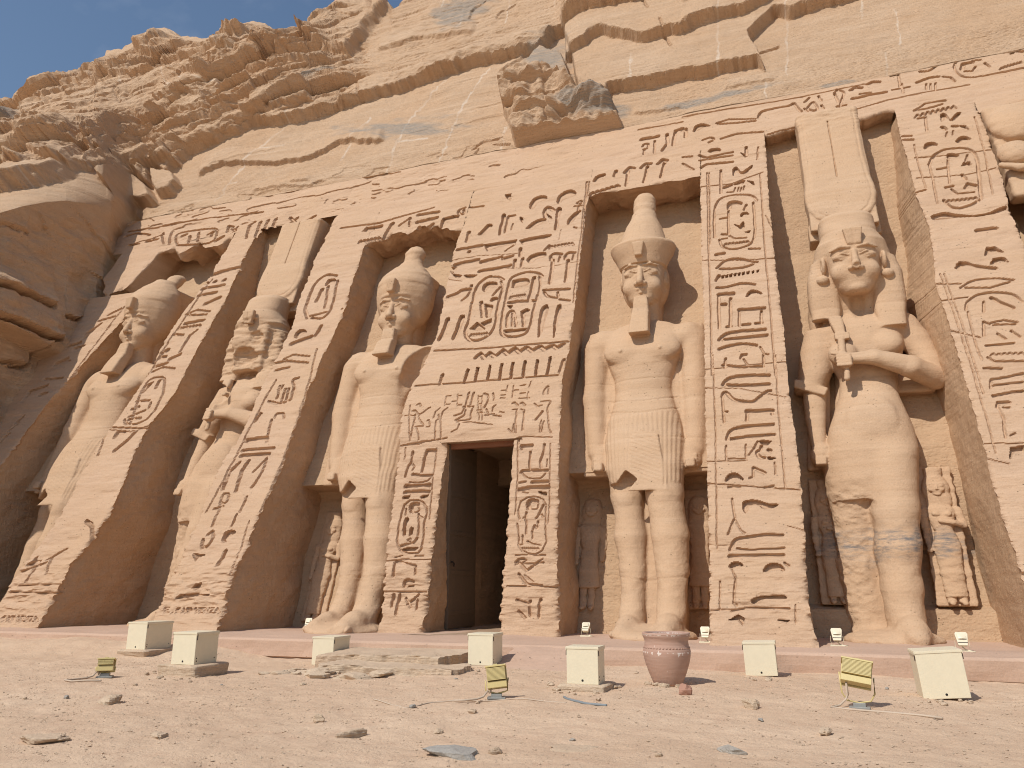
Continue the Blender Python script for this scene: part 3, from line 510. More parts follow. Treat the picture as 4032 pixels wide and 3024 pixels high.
def pier(fL, fR, Z0=-.25, Z1=PIER_TOP, h=.02, dL=3.4, dR=3.4, name='pier', sides=(1, 1), mat=None, dep=.08, inset=0.0, sa=(1, 1)):
    Zs = np.arange(Z0, Z1+h*.5, h); Zs[-1] = Z1
    xl, xr = fL(Zs)+.012*fbm(Zs*9, 0*Zs, 0*Zs, 4, 11), fR(Zs)+.012*fbm(Zs*9, 0*Zs+9, 0*Zs, 4, 13)
    nx = int(np.max(xr-xl)/h)+2; u = np.linspace(0, 1, nx)
    X = xl[:, None]+(xr-xl)[:, None]*u; Z = np.repeat(Zs[:, None], nx, 1)
    e = np.minimum(X-xl[:, None]+(0 if sides[0] else 9), xr[:, None]-X+(0 if sides[1] else 9))
    D = front_D(X, Z, e, dep); mb = MB(); mb.grid(to3(X, D, Z)); nf = len(mb.Q[0])
    for s_, xe, De, dm, on in ((-1, xl, D[:, 0], dL, sides[0]), (1, xr, D[:, -1], dR, sides[1])):
        if not on: continue
        n = 44; t = np.linspace(0, 1, n)**1.3
        dm = dm(Zs) if callable(dm) else dm+0*Zs
        Ds = De[:, None]+(dm-De)[:, None]*t; Zz = np.repeat(Zs[:, None], n, 1); kk = np.ones(61)/61; xsm = np.convolve(np.pad(xe, 30, 'edge'), kk, 'valid')
        Xs = xsm[:, None]+(xe-xsm)[:, None]*np.exp(-(Ds-De[:, None])/.10)
        k = np.minimum(1, (Ds-De[:, None])/.08)
        Xs = Xs-s_*k*sa[0 if s_ < 0 else 1]*(.02+.04*(fbm(Ds*1.3, Zz*1.2, 0*Xs, 4, 15+s_)+.4)+.008*fbm(Ds*6, Zz*9, 0*Xs, 3, 19))+s_*(inset(Zs)[:, None] if callable(inset) else inset)*(Ds-De[:, None])
        mb.grid(to3(Xs, Ds, Zz), flip=(s_ < 0))
    o = mb.build(name, mat or M_FACE, facade); o.data.materials.append(M_SIDE); mi = np.zeros(len(o.data.polygons), np.int32); mi[nf:] = 1; o.data.polygons.foreach_set('material_index', mi)
    return o
pier(cst(-22.6), E0R, Z1=10.45, h=.035, sides=(0, 1))
pier(E1L, E1R, h=.026); pier(E2L, E2R, h=.024)
pier(E4L, E4R, h=.016); 
pier(E5L, E5R, h=.018, sa=(.5, 1), inset=lambda z: np.interp(z, [0, 4, 7, 13], [0, .06, .22, .15]))
pier(cst(8.0), cst(10.2), h=.08)
# central block: above the door, left jamb, right jamb
DL, DR, DT = -6.97, -5.38, 3.98
pier(E3L, E3R, Z0=DT, h=.018, name='door_wall')
pier(E3L, cst(DL), Z1=DT, h=.018, name='door_jamb', dR=lambda z: 15.64-Y0-KF*z)
pier(cst(DR), E3R, Z1=DT, h=.018, name='door_jamb', dL=lambda z: 16.6-Y0-KF*z)
# pieces of wall over the kings' niches, and the long inscribed band
def lintel(fL, fR, Z0, amp, h=.02, name='lintel', seed=0, shape=None):
    Zs = np.linspace(0, 1, int((PIER_TOP-Z0)/h)+2); x0, x1 = float(fL(Z0+.3)), float(fR(Z0+.3)); 
    u = np.linspace(0, 1, int((x1-x0)/h)+2); zb = Z0+amp*(fbm(u*7, 0*u, 0*u+seed, 4, 101)) + (np.interp(u, *shape) if shape else 0)
    Z = zb[None]+(PIER_TOP-zb[None])*Zs[:, None]; xl, xr = fL(Z[:, :1]), fR(Z[:, :1]); X = xl+(xr-xl)*u[None]
    D = front_D(X, Z)+.08*np.exp(-(Z-zb[None])/.05)*np.clip(.3+fbm(X*4, Z*4, 0*X, 2, 103), 0, 1)
    n = 30; t = np.linspace(0, 1, n); Dd = D[0][None]+(1.35-D[0][None])*t[:, None]; Xd = np.repeat(X[:1], n, 0)
    Zd = np.repeat(Z[:1], n, 0)+np.minimum(1, t[:, None]*9)*(.03+.05*fbm(Xd*2, Dd*2, 0*Xd, 4, 105)+amp*.8*fbm(Xd*1.1, Dd*1.1, 0*Xd, 3, 107))
    mb = MB(); mb.grid(to3(X, D, Z))
    P = np.stack([Xd, Y0+KF*np.repeat(Z[:1], n, 0)+Dd, Zd], -1); mb.grid(P, flip=True)
    return mb.build(name, M_FACE, facade)
lintel(cst(-22.0), E1L, 12.05, .22, h=.03, seed=1, shape=([0, .16, .30, .34, .37, 1], [-1.0, -1.5, -1.1, -.5, .15, .15]))
lintel(E2R, E3L, 11.15, .16, h=.024, seed=2, shape=([0, .1, .3, .5, .75, .9, 1], [-.05, .0, .12, .3, .12, -.05, -.1]))
lintel(E3R, E4L, 11.52, .035, h=.018, seed=3)
lintel(E5R, cst(8.0), 12.2, .1, h=.03, seed=4)
xs = np.concatenate([np.arange(-23.2, -9, .03), np.arange(-9, 7, .017), np.arange(7, 10.3, .04)]); zs = np.arange(PIER_TOP, BAND_TOP+.01, .02)
X, Z = np.meshgrid(xs, zs); D = front_D(X, Z)
def nbot(X, a, b, zb, amp, sd): return np.where((X > a) & (X < b), zb+amp*fbm(X*2.2, 0*X, 0*X, 4, sd), PIER_TOP-.05)
zb = nbot(xs, float(E4R(12.5)), float(E5L(12.5)), 12.78, .10, 201)
D = D+.10*np.exp(-np.clip(Z-zb[None], 0, 9)/.05)*(zb > PIER_TOP)[None]
D[:, xs < -13] += .10*np.clip(fbm(X*1.5, Z*2.5, 0*X, 3, 205), 0, 1)[:, xs < -13]*sstep(13.0, 12.7, Z)[:, xs < -13]
Zc = np.maximum(Z, zb[None]); mb = MB(); mb.grid(to3(X, D, Zc), mask=(Z[:] >= zb[None]-.021) & (np.roll(zb, -1)[None]-.021 <= Z))
mk = zb > PIER_TOP; n = 16; t = np.linspace(0, 1, n)[:, None]; Xd = np.repeat(xs[mk][None], n, 0); zz = np.repeat(zb[mk][None], n, 0)
Dd = .08+1.0*t+0*Xd; mb.grid(np.stack([Xd, Y0+KF*zz+Dd, zz+.03*fbm(Xd*3, Dd*3, 0*Xd, 3, 207)*np.minimum(1, t*6)], -1), flip=True)
mb.build('inscription_band', M_FACE, facade)

# niches: back walls
def niche(x0, x1, path, name='niche', h=.03, amp=1.0, hx=.03):
    P = []; 
    for (z0, d0), (z1, d1) in zip(path[:-1], path[1:]):
        n = max(1, int(np.hypot(z1-z0, d1-d0)/h)); P += [(z0+(z1-z0)*i/n, d0+(d1-d0)*i/n) for i in range(n)]
    P = np.array(P+[path[-1]]); xs = np.arange(x0, x1+hx, hx); X, Z = np.meshgrid(xs, P[:, 0]); D = np.repeat(P[:, 1][:, None], len(xs), 1)
    s = np.concatenate([[0], np.cumsum(np.hypot(np.diff(P[:, 0]), np.diff(P[:, 1])))])[:, None]
    D = D+amp*(.03*fbm(X*1.2, s*1.2, 0*X, 4, 111)+.010*np.abs(fbm(X*9, s*16, 0*X, 2, 113)))
    Y = Y0+KF*np.repeat(P[:, 0][:, None], len(xs), 1)+D
    mb = MB(); mb.grid(np.stack([X, Y, Z], -1)); return mb.build(name, M_NICH, facade)
KN = lambda zt, dz=0: [(-.1, 2.75), (3.05+dz, 2.2), (3.22+dz, 2.0), (3.30+dz, 1.22), (6.0, 1.22), (zt, 1.2)]
QN = [(-.1, 2.45), (.5, 2.36), (.58, 2.68), (1.25, 2.62), (2.6, 2.15), (3.6, 1.85), (6, 1.7), (9, 1.45), (11, .95), (12.3, .58), (13.2, .5)]
niche(-21.6, -16.8, KN(13.2, .25), hx=.05); niche(-16.2, -12.2, [(-.1, 2.95)]+QN[3:], hx=.04); niche(-11.9, -7.9, KN(12.7)); niche(-4.9, -1.1, KN(12.4), h=.025, hx=.025); niche(0.0, 4.6, QN, h=.025, hx=.025); niche(4.4, 8.3, KN(13.6), hx=.05)

# doorway: reveals, passage, door leaf, beam
M_DOOR = plain('old_dark_wood', (.15, .105, .07), .75, .5, 14); M_BEAM = plain('red_brown_beam', (.26, .11, .06), .8, .4, 20)
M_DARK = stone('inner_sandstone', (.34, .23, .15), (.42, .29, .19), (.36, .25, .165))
M_IRON = plain('rusty_iron', (.05, .035, .03), .6, .2, 40, .6)
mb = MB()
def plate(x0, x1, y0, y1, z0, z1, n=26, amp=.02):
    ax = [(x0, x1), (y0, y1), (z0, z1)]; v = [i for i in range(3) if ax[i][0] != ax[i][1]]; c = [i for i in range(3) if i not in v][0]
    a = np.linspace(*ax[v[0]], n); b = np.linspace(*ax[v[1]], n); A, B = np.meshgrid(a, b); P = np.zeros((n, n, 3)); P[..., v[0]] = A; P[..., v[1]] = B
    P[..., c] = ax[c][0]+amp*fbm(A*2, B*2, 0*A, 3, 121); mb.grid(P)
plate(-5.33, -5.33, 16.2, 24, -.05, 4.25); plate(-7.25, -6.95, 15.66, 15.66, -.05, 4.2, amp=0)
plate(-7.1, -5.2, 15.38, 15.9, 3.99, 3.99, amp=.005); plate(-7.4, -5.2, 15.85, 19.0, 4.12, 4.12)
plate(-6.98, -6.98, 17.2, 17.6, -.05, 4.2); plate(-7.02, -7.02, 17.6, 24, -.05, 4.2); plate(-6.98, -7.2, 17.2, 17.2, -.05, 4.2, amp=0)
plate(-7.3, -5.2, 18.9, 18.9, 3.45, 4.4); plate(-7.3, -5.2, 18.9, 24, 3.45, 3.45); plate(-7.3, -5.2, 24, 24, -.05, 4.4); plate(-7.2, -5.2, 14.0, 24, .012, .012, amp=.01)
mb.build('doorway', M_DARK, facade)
mb = MB(); mb.box((-6.985, 16.4, 2.03), (.035, .77, 2.0)); 
for z in (.35, 1.2, 2.05, 2.9, 3.7): mb.box((-6.945, 16.4, z), (.006, .76, .05))
dl = mb.build('door', M_DOOR, facade, bevel=.006)
mb = MB(); mb.tube([(-6.94, 15.72, 1.42), (-6.90, 15.72, 1.42), (-6.88, 15.76, 1.38), (-6.90, 15.78, 1.33)], .018, 8); mb.build('latch', M_IRON, dl)
mb = MB(); mb.box((-6.17, 15.70, 3.95), (.80, .07, .07)); mb.build('beam', M_BEAM, facade, bevel=.01)
# ------------------------------------------------------------------ statues: distance fields turned into one continuous surface each
import openvdb
class Vol:
    def __init__(s, lo, hi, h=.022):
        s.lo = np.array(lo, float); s.h = h; n = np.ceil((np.array(hi)-lo)/h).astype(int)+1
        s.ax = [(s.lo[i]+h*np.arange(n[i])).astype(np.float32) for i in range(3)]; s.F = np.full(n, 1.0, np.float32)
    def op(s, lo, hi, fn, k=.03, mode='u'):
        m = k+3*s.h; sl = []
        for i in range(3):
            a = max(0, int((lo[i]-m-s.lo[i])/s.h)); b = min(len(s.ax[i]), int((hi[i]+m-s.lo[i])/s.h)+2)
            if a >= b: return
            sl.append(slice(a, b))
        sl = tuple(sl); X = s.ax[0][sl[0]][:, None, None]; Y = s.ax[1][sl[1]][None, :, None]; Z = s.ax[2][sl[2]][None, None, :]
        d = fn(X, Y, Z); A = s.F[sl]
        if mode == 'u':
            h = np.clip(.5+.5*(A-d)/k, 0, 1); s.F[sl] = A*(1-h)+d*h-k*h*(1-h)
        else:
            h = np.clip(.5-.5*(A+d)/k, 0, 1); s.F[sl] = A*(1-h)-d*h+k*h*(1-h)
    def ell(s, c, r, k=.04, mode='u', rz=0, ry=0, rx=0):
        R = rot(np.eye(3), rx, ry, rz); rm = max(r)
        def f(X, Y, Z):
            x, y, z = X-c[0], Y-c[1], Z-c[2]
            if rz or ry or rx: x, y, z = [x*R[i][0]+y*R[i][1]+z*R[i][2] for i in range(3)]
            a = np.sqrt((x/r[0])**2+(y/r[1])**2+(z/r[2])**2); b = np.sqrt((x/r[0]**2)**2+(y/r[1]**2)**2+(z/r[2]**2)**2)+1e-6
            return (a*(a-1)/b).astype(np.float32)
        q = np.array([rm]*3) if (rz or ry or rx) else np.array(r); s.op(np.array(c)-q, np.array(c)+q, f, k, mode)
    def cap(s, pts, rr, k=.04, mode='u', sy=1.0):
        for i in range(len(pts)-1):
            a, b, ra, rb = np.array(pts[i], float), np.array(pts[i+1], float), rr[i], rr[i+1]; v = b-a; L2 = v@v
            def f(X, Y, Z):
                x, y, z = X-a[0], Y-a[1], Z-a[2]; t = np.clip((x*v[0]+y*v[1]+z*v[2])/L2, 0, 1)
                return (np.sqrt((x-t*v[0])**2+((y-t*v[1])/sy)**2+(z-t*v[2])**2)-(ra+(rb-ra)*t)).astype(np.float32)
            r = max(ra, rb)*max(1, sy); s.op(np.minimum(a, b)-r, np.maximum(a, b)+r, f, k, mode)
    def box(s, c, h, r=.03, k=.03, mode='u', rz=0, ry=0, rx=0, taper=0):
        R = rot(np.eye(3), rx, ry, rz)
        def f(X, Y, Z):
            x, y, z = X-c[0], Y-c[1], Z-c[2]
            if rz or ry or rx: x, y, z = [x*R[i][0]+y*R[i][1]+z*R[i][2] for i in range(3)]
            x = x/(1+taper*z/h[2]) if taper else x
            qx, qy, qz = np.abs(x)-h[0]+r, np.abs(y)-h[1]+r, np.abs(z)-h[2]+r
            return (np.sqrt(np.maximum(qx, 0)**2+np.maximum(qy, 0)**2+np.maximum(qz, 0)**2)+np.minimum(np.maximum(qx, np.maximum(qy, qz)), 0)-r).astype(np.float32)
        m = np.array(h)*(1+abs(taper)); m = np.array([np.linalg.norm(m)]*3) if (rz or ry or rx) else m
        s.op(np.array(c)-m, np.array(c)+m, f, k, mode)
    def loft(s, rows, k=.04, mode='u', e=2.0):      # rows: z, rx, ry, cy(, cx)
        a = np.array([list(r)+[0]*(5-len(r)) for r in rows], float); a = a[np.argsort(a[:, 0])]
        def f(X, Y, Z):
            g = lambda i: np.interp(Z, a[:, 0], a[:, i]).astype(np.float32)
            rx, ry, cy, cx = g(1), g(2), g(3), g(4)
            q = (np.abs((X-cx)/rx)**e+np.abs((Y-cy)/ry)**e)**(1/e)
            d = (q-1)*np.minimum(rx, ry)*.92
            return np.maximum(d, np.maximum(a[0, 0]-Z, Z-a[-1, 0])).astype(np.float32)
        R = max(a[:, 1].max()+np.abs(a[:, 4]).max(), 0); Ry = a[:, 2].max()
        s.op((-R, a[:, 3].min()-Ry, a[0, 0]), (R, a[:, 3].max()+Ry, a[-1, 0]), f, k, mode)
    def mesh(s, name, mat, place, post=None, parent=None):
        g = openvdb.FloatGrid(1.0); g.copyFromArray(s.F); g.transform = openvdb.createLinearTransform(s.h)
        p, t, q = g.convertToPolygons(isovalue=0.0, adaptivity=0.0)
        p = np.array(p, float)+s.lo; q = np.array(q)[:, ::-1] if len(q) else q
        # normals from the field for surface weathering
        gi = np.clip(((p-s.lo)/s.h).round().astype(int), 1, np.array(s.F.shape)-2); F = s.F
        n = np.stack([F[gi[:, 0]+1, gi[:, 1], gi[:, 2]]-F[gi[:, 0]-1, gi[:, 1], gi[:, 2]], F[gi[:, 0], gi[:, 1]+1, gi[:, 2]]-F[gi[:, 0], gi[:, 1]-1, gi[:, 2]], F[gi[:, 0], gi[:, 1], gi[:, 2]+1]-F[gi[:, 0], gi[:, 1], gi[:, 2]-1]], 1)
        n /= np.linalg.norm(n, axis=1)[:, None]+1e-6
        if post is not None: p = post(p, n)
        return mesh_from(name, place(p), q, mat, parent, smooth=True)
def weather(p, n, amp=.010, seed=0, low=1.0, zlow=3.0):
    x, y, z = p.T; a = amp*(fbm(x*2.2, y*2.2, z*2.2, 4, 301+seed)+.28*fbm(x*1.2, y*1.2, z*12, 3, 311+seed))
    a = a+low*.013*sstep(zlow, zlow*.3, z)*fbm(x*4, y*4, z*4.5, 4, 321+seed)
    return p+n*a[:, None]
def placer(X0, a0, a1, sc=1.0, z0=0.0, dx=0.0, hd=(99, 99, 0, 0)):      # local (x, y into the rock, z) -> the leaning world of the niche
    def f(p):
        zb = p[:, 2]; p = p.copy(); p[:, 1] -= hd[2]*(np.clip(zb, hd[0], hd[1])-hd[0]); p[:, 2] -= hd[3]*sstep(hd[0]-.5, hd[0]+.15, zb)   # heads held upright on the leaning bodies
        x, y, z = p[:, 0]*sc+X0+dx*np.clip((5.3-p[:, 2])/3.6, 0, 1.15), p[:, 1]*sc, p[:, 2]*sc+z0
        return np.stack([x, Y0+KF*z+a0+a1*z+y, z], 1)
    return f
def face(V, z, y, s=1.0, w=1.0, x=0, broken=False, lips=True):   # z, y: centre of the head
    c = lambda a, b, d: (x+a*s*w, y+b*s, z+d*s)
    R = lambda rows: V.loft([(z+a*s, b*s*w, cc*s, y+d*s, x) for a, b, cc, d in rows], .05, e=2.35)
    R([(-.66, .10, .10, -.30), (-.62, .22, .22, -.22), (-.50, .33, .34, -.13), (-.32, .42, .43, -.06), (-.10, .475, .47, -.02), (.12, .50, .485, 0), (.32, .51, .49, .02), (.50, .48, .45, .05), (.64, .34, .32, .08)])
    for q in (-1, 1):
        V.ell(c(.25*q, -.33, -.20), (.19*s, .15*s, .17*s), .10)                   # cheek
        V.ell(c(.235*q, -.52, .13), (.18*s, .095*s, .085*s), .05, 'd')           # socket
        V.ell(c(.235*q, -.405, .12), (.15*s, .075*s, .066*s), .012)              # eyeball
        V.cap([c(.09*q, -.475, .135), c(.22*q, -.485, .178), c(.40*q, -.385, .135)], [.014*s, .022*s, .016*s], .012)
        V.cap([c(.10*q, -.45, .10), c(.24*q, -.462, .052), c(.39*q, -.38, .10)], [.014*s]*3, .012)
        V.cap([c(.08*q, -.49, .300), c(.24*q, -.48, .325), c(.43*q, -.365, .285)], [.022*s, .026*s, .018*s], .035)  # brow
        V.ell(c(.09*q, -.515, -.175), (.06*s, .06*s, .05*s), .02)                # nostril wing
    V.cap([c(0, -.47, .20), c(0, -.54, -.0), c(0, -.60, -.155)], [.050*s, .060*s, .075*s], .035)
    V.ell(c(0, -.40, -.57), (.15*s, .10*s, .09*s), .06)
    if broken: V.ell(c(0, -.60, -.33), (.2*s, .10*s, .10*s), .03, 'd'); V.ell(c(.03, -.66, -.17), (.10*s, .07*s, .07*s), .02, 'd')
    elif lips:
        V.cap([c(-.18, -.415, -.325), c(-.06, -.49, -.305), c(0, -.485, -.315), c(.06, -.49, -.305), c(.18, -.415, -.325)], [.018*s, .034*s, .03*s, .034*s, .018*s], .015)
        V.cap([c(-.16, -.41, -.35), c(0, -.48, -.385), c(.16, -.41, -.35)], [.018*s, .042*s, .018*s], .012)
def ear(V, x, y, z, s=1.0, q=1):
    V.ell((x*q, y, z), (.055*s, .13*s, .19*s), .02); V.ell((x*q+.05*q*s, y-.05*s, z+.01), (.03*s, .055*s, .10*s), .015, 'd')
def king(X0, a0, a1, crown, seed, label, dam=None, h=.022, pleats=True, sc=1.0, dx=0.0, drop=.3):
    V = Vol((-1.45, -1.05, -.15), (1.45, 1.5, 12.6 if crown == 'atef' else 11.6 if crown == 'double' else 11.1), h)
    # back slab behind arms and shoulders
    V.box((0, .62, 5.05), (1.36, .62, 1.85), .05, .02)
    V.loft([(2.98, .74, .52, .02), (3.3, .84, .54, 0), (3.9, .87, .52, 0), (4.4, .80, .48, 0), (4.75, .70, .43, .02), (5.15, .63, .40, .05), (5.5, .66, .42, .03), (5.85, .79, .47, 0), (6.15, .93, .50, -.02), (6.5, 1.02, .47, 0), (6.8, .92, .38, .05), (7.0, .62, .30, .08), (7.1, .4, .25, .1)], .06, e=2.3)
    for q in (-1, 1):
        V.ell((.42*q, -.30, 6.18), (.46, .24, .33), .07); V.ell((.45*q, -.535, 6.14), (.045, .04, .045), .02)
        V.ell((1.0*q, .05, 6.58), (.36, .36, .36), .12)
        V.cap([(1.14*q, .04, 6.45), (1.15*q, .10, 5.1), (1.06*q, .06, 3.75)], [.31, .27, .21], .07)
        V.cap([(.98*q, .02, 3.75), (.97*q, .0, 3.45)], [.19, .21], .04); V.box((.97*q, -.10, 3.38), (.10, .22, .10), .05, .02)
        for j in range(4): V.cap([(.97*q-.16*q, -.10-.0*j, 3.55-.075*j), (.97*q+.10*q, -.16, 3.55-.075*j)], [.045, .045], .012)
    V.cap([(0, -.5, 5.35), (0, -.62, 4.98)], [.03, .07], .03, 'd'); V.ell((0, -.47, 4.93), (.055, .09, .05), .02, 'd')      # navel
    V.cap([(0, -.60, 5.9), (0, -.56, 5.3)], [.04, .05], .10, 'd')
    # apron tab and notches of the kilt hem
    V.box((.10, -.505, 3.40), (.34, .03, .62), .03, .03, taper=-.2)
    V.box((-.34, -.50, 2.98), (.16, .30, .20), .02, .015, 'd', ry=radians(40)); V.box((.47, -.52, 3.05), (.022, .20, .46), .01, .012, 'd', ry=radians(5))
    # legs
    V.box((.05, .74, 1.55), (.60, .55, 1.62), .05, .03)
    V.cap([(-.42, .18, 3.3), (-.43, .17, 2.75), (-.41, .20, 2.4), (-.38, .22, 1.9), (-.34, .22, 1.25), (-.32, .20, .7), (-.32, .12, .38)], [.40, .345, .30, .335, .27, .23, .25], .05)
    V.cap([(-.33, .10, .22), (-.36, -.30, .17), (-.38, -.62, .10)], [.22, .20, .16], .06)
    V.cap([(.38, -.10, 3.3), (.40, -.14, 2.75), (.42, -.12, 2.4), (.46, -.10, 1.9), (.47, -.10, 1.25), (.46, -.12, .7), (.46, -.18, .38)], [.43, .375, .345, .375, .31, .27, .28], .05)
    V.cap([(.46, -.22, .24), (.45, -.60, .18), (.44, -.88, .10)], [.25, .23, .18], .06)
    for q, yy, xx in ((-1, -.70, -.38), (1, -.97, .44)):
        for j in range(5): V.ell((xx-.16+.08*j, yy, .08), (.045, .09, .06), .015)
    for xx, yy in ((-.43, -.08), (.40, -.42)): V.ell((xx, yy, 2.72), (.17, .10, .19), .06)
    V.ell((.15, -.2, .02), (.78, .85, .2), .12)          # rubble round the feet
    # neck, head, beard
    V.cap([(0, .12, 6.9), (0, .05, 7.7)], [.34, .34], .08)
    face(V, 8.22, .02, 1.04); V.box((0, .85, 8.2), (.36, .6, 1.6), .1, .05)
    for q in (-1, 1): ear(V, .545, .10, 8.32, 1.1, q)
    V.loft([(6.52, .235, .19, -.62), (6.9, .215, .17, -.58), (7.70, .165, .13, -.44)], .015, e=8); V.box((0, -.30, 7.15), (.09, .24, .45), .02, .02)
    if crown == 'atef':
        V.ell((0, .24, 8.85), (.80, .72, 1.02), .05); V.box((0, .55, 11.0), (1.0, .25, 1.5), .1, .05)
        for q in (-1, 1): V.ell((.50*q, .25, 11.75), (.55, .28, .60), .05); V.ell((.72*q, .22, 10.75), (.36, .26, .36), .04); V.cap([(.1*q, .2, 10.2), (.8*q, .15, 10.25), (1.1*q, .15, 10.4)], [.13, .11, .07], .03)
    elif crown == 'double':
        V.ell((0, .30, 8.35), (.60, .50, .85), .06)
        V.loft([(8.60, .575, .53, .0), (8.82, .66, .60, .03), (9.16, .82, .70, .07), (9.23, .78, .66, .07)], .03)
        V.loft([(9.0, .72, .62, .07), (9.3, .60, .56, .09), (9.6, .54, .50, .1), (9.92, .45, .42, .12), (10.2, .34, .33, .13), (10.44, .27, .27, .14), (10.6, .275, .28, .14), (10.85, .275, .28, .14), (11.02, .20, .2, .14), (11.12, .06, .06, .14)], .04)
    else:
        V.ell((0, .24, 8.85), (.80, .72, 1.02), .05); V.ell((0, .06, 8.86), (.62, .60, .62), .06)
        V.loft([(9.1, .74, .66, .18), (9.4, .70, .62, .2), (9.65, .52, .48, .22), (9.85, .36, .34, .24), (10.0, .27, .27, .25)], .08)
        if crown == 'white': V.loft([(9.8, .27, .27, .25), (10.1, .26, .26, .26), (10.35, .29, .28, .26), (10.52, .2, .2, .26), (10.6, .06, .06, .26)], .04)
        else: V.loft([(9.7, .27, .26, .34), (10.0, .26, .26, .50), (10.3, .24, .26, .62), (10.4, .12, .15, .64)], .06)
    V.loft([(8.64, .585, .54, .0), (8.72, .595, .552, .0)], .012)
    V.box((0, -.60, 8.90), (.115, .09, .18), .02, .02, taper=.25)
    if dam == 'shoulder': V.ell((1.0, -.35, 6.1), (.42, .5, .75), .05, 'd'); V.ell((.75, -.4, 5.6), (.25, .3, .5), .05, 'd')
    def post(p, n):
        x, y, z = p.T; fr = sstep(-.1, -.5, n[:, 1])
        if pleats:
            k = sstep(2.9, 3.0, z)*sstep(4.62, 4.52, z)*fr*(np.abs(x) < .86); tabm = (np.abs(x-.08) < .31) & (z < 4.1)
            ph = np.where(tabm, z*70+x*30, x*62*(1+.25*(4.4-z))+6*(z-4.4)*np.sign(x)); p = p+n*(.006*k*np.sin(ph))[:, None]
            for zz, ww in ((4.66, .018), (4.95, .016)):
                zl = zz-.10+.22*x*x; p = p-n*(.018*np.exp(-((z-zl)/ww)**2)*sstep(0, -.3, n[:, 1])*(np.abs(x) < .8))[:, None]
        cr_ = 9.2 if crown != 'double' else 9.6
        p = weather(p, n, .011, seed, 1.0, 2.9)
        for zj in (5.42, 3.92, 1.05): p = p-n*(.009*np.exp(-((z-zj-.05*fbm(x*1.5, y, 0*x+zj, 3, 351+seed))/.016)**2))[:, None]
        a = .014*sstep(cr_-.2, cr_+.3, z)*np.clip(fbm(x*3, y*3, z*9, 4, 333+seed), -1, 1); return p+n*a[:, None]
    o = V.mesh('king_statue', M_STAT, placer(X0, a0, a1, sc, 0, dx, (7.35, 9.2, .33, drop)), post)
    return tag(o, label, 'statue')
def queen(X0, a0, a1, seed, label, dam=False, h=.022, sc=1.0, dx=0.0):
    V = Vol((-1.45, -1.05, -.15), (1.45, 1.7, 13.1), h)
    # legs in a tight sheath, hips, torso
    V.loft([(-.1, .45, .55, .80, -.05), (1.0, .45, .50, .70, -.08), (2.4, .50, .48, .45, -.20), (3.4, .6, .45, .2, -.3)], .18, e=3.5)
    V.cap([(-.38, .12, 3.5), (-.32, .26, 2.6), (-.22, .50, 1.3), (-.18, .60, .2)], [.46, .40, .36, .34], .2)
    V.cap([(.34, -.12, 3.3), (.36, -.14, 2.3), (.37, -.10, 1.6), (.36, -.08, .9), (.35, -.10, .38)], [.46, .40, .38, .32, .32], .12)
    V.cap([(.36, -.15, .25), (.38, -.55, .17), (.40, -.8, .1)], [.26, .24, .18], .06); V.ell((.1, -.1, .02), (.8, .7, .18), .15)
    V.loft([(2.5, .70, .46, .12), (2.9, .80, .50, .05), (3.5, .85, .53, .0), (4.0, .78, .50, .0), (4.4, .66, .44, .02), (4.75, .56, .38, .05), (5.1, .55, .37, .06), (5.5, .68, .42, .03), (5.9, .80, .46, .0), (6.3, .90, .46, .02), (6.6, .80, .38, .08), (6.8, .45, .3, .1)], .07, e=2.2)
    V.ell((0, -.38, 4.2), (.38, .14, .36), .2); V.ell((0, -.60, 4.63), (.05, .1, .045), .02, 'd')
    V.ell((0, -.60, 3.62), (.2, .07, .1), .12, 'd')
    V.ell((-.46, -.38, 5.66), (.29, .24, .29), .06); V.ell((.45, -.32, 5.84), (.27, .22, .25), .12)
    # shawl / upper arms
    V.box((.0, .85, 5.3), (.62, .5, 1.2), .1, .08); V.box((-.95, .75, 4.2), (.22, .5, 1.0), .06, .05)
    V.loft([(4.95, .30, .36, .22, -1.12), (5.3, .34, .36, .15, -1.03), (5.9, .38, .36, .1, -.9), (6.4, .34, .34, .1, -.8)], .06)
    V.box((-1.14, .15, 4.99), (.36, .30, .10), .04, .04, ry=radians(22))
    V.cap([(-1.04, .16, 5.0), (-1.02, .10, 4.3), (-.97, .02, 3.75)], [.24, .20, .155], .03); V.ell((-.93, -.04, 3.48), (.20, .22, .26), .04); V.box((-.93, -.02, 3.32), (.11, .26, .09), .03, .02)
    for j in range(4): V.cap([(-1.06, -.14, 3.60-.07*j), (-.83, -.20, 3.60-.07*j)], [.04, .04], .01)
    V.cap([(.80, .1, 6.42), (1.02, .10, 6.0), (1.18, .06, 5.45), (1.27, .02, 5.02)], [.34, .30, .28, .24], .06)
    V.cap([(1.27, 0, 5.02), (.75, -.42, 5.22), (.10, -.62, 5.44), (-.38, -.64, 5.46)], [.25, .23, .17, .12], .04)
    V.box((.80, .75, 5.15), (.50, .62, .38), .08, .05)  # added fill behind the forearm, blocks sun through the gap
    V.ell((-.47, -.68, 5.40), (.15, .15, .20), .03)
    for j in range(4): V.cap([(-.60, -.76, 5.50-.07*j), (-.38, -.82, 5.48-.07*j)], [.04, .045], .012)
    V.cap([(-.52, -.70, 5.56), (-.68, -.68, 5.60)], [.055, .045], .02)
    V.cap([(-.44, -.68, 5.16), (-.44, -.66, 5.0)], [.055, .06], .03)
    V.cap([(-.50, -.66, 5.5), (-.47, -.60, 5.95)], [.07, .075], .02); V.box((-.44, -.56, 6.02), (.15, .10, .09), .03, .02); V.loft([(6.1, .10, .09, -.52, -.46), (6.4, .14, .1, -.48, -.5), (6.58, .13, .08, -.46, -.52)], .02, e=4)
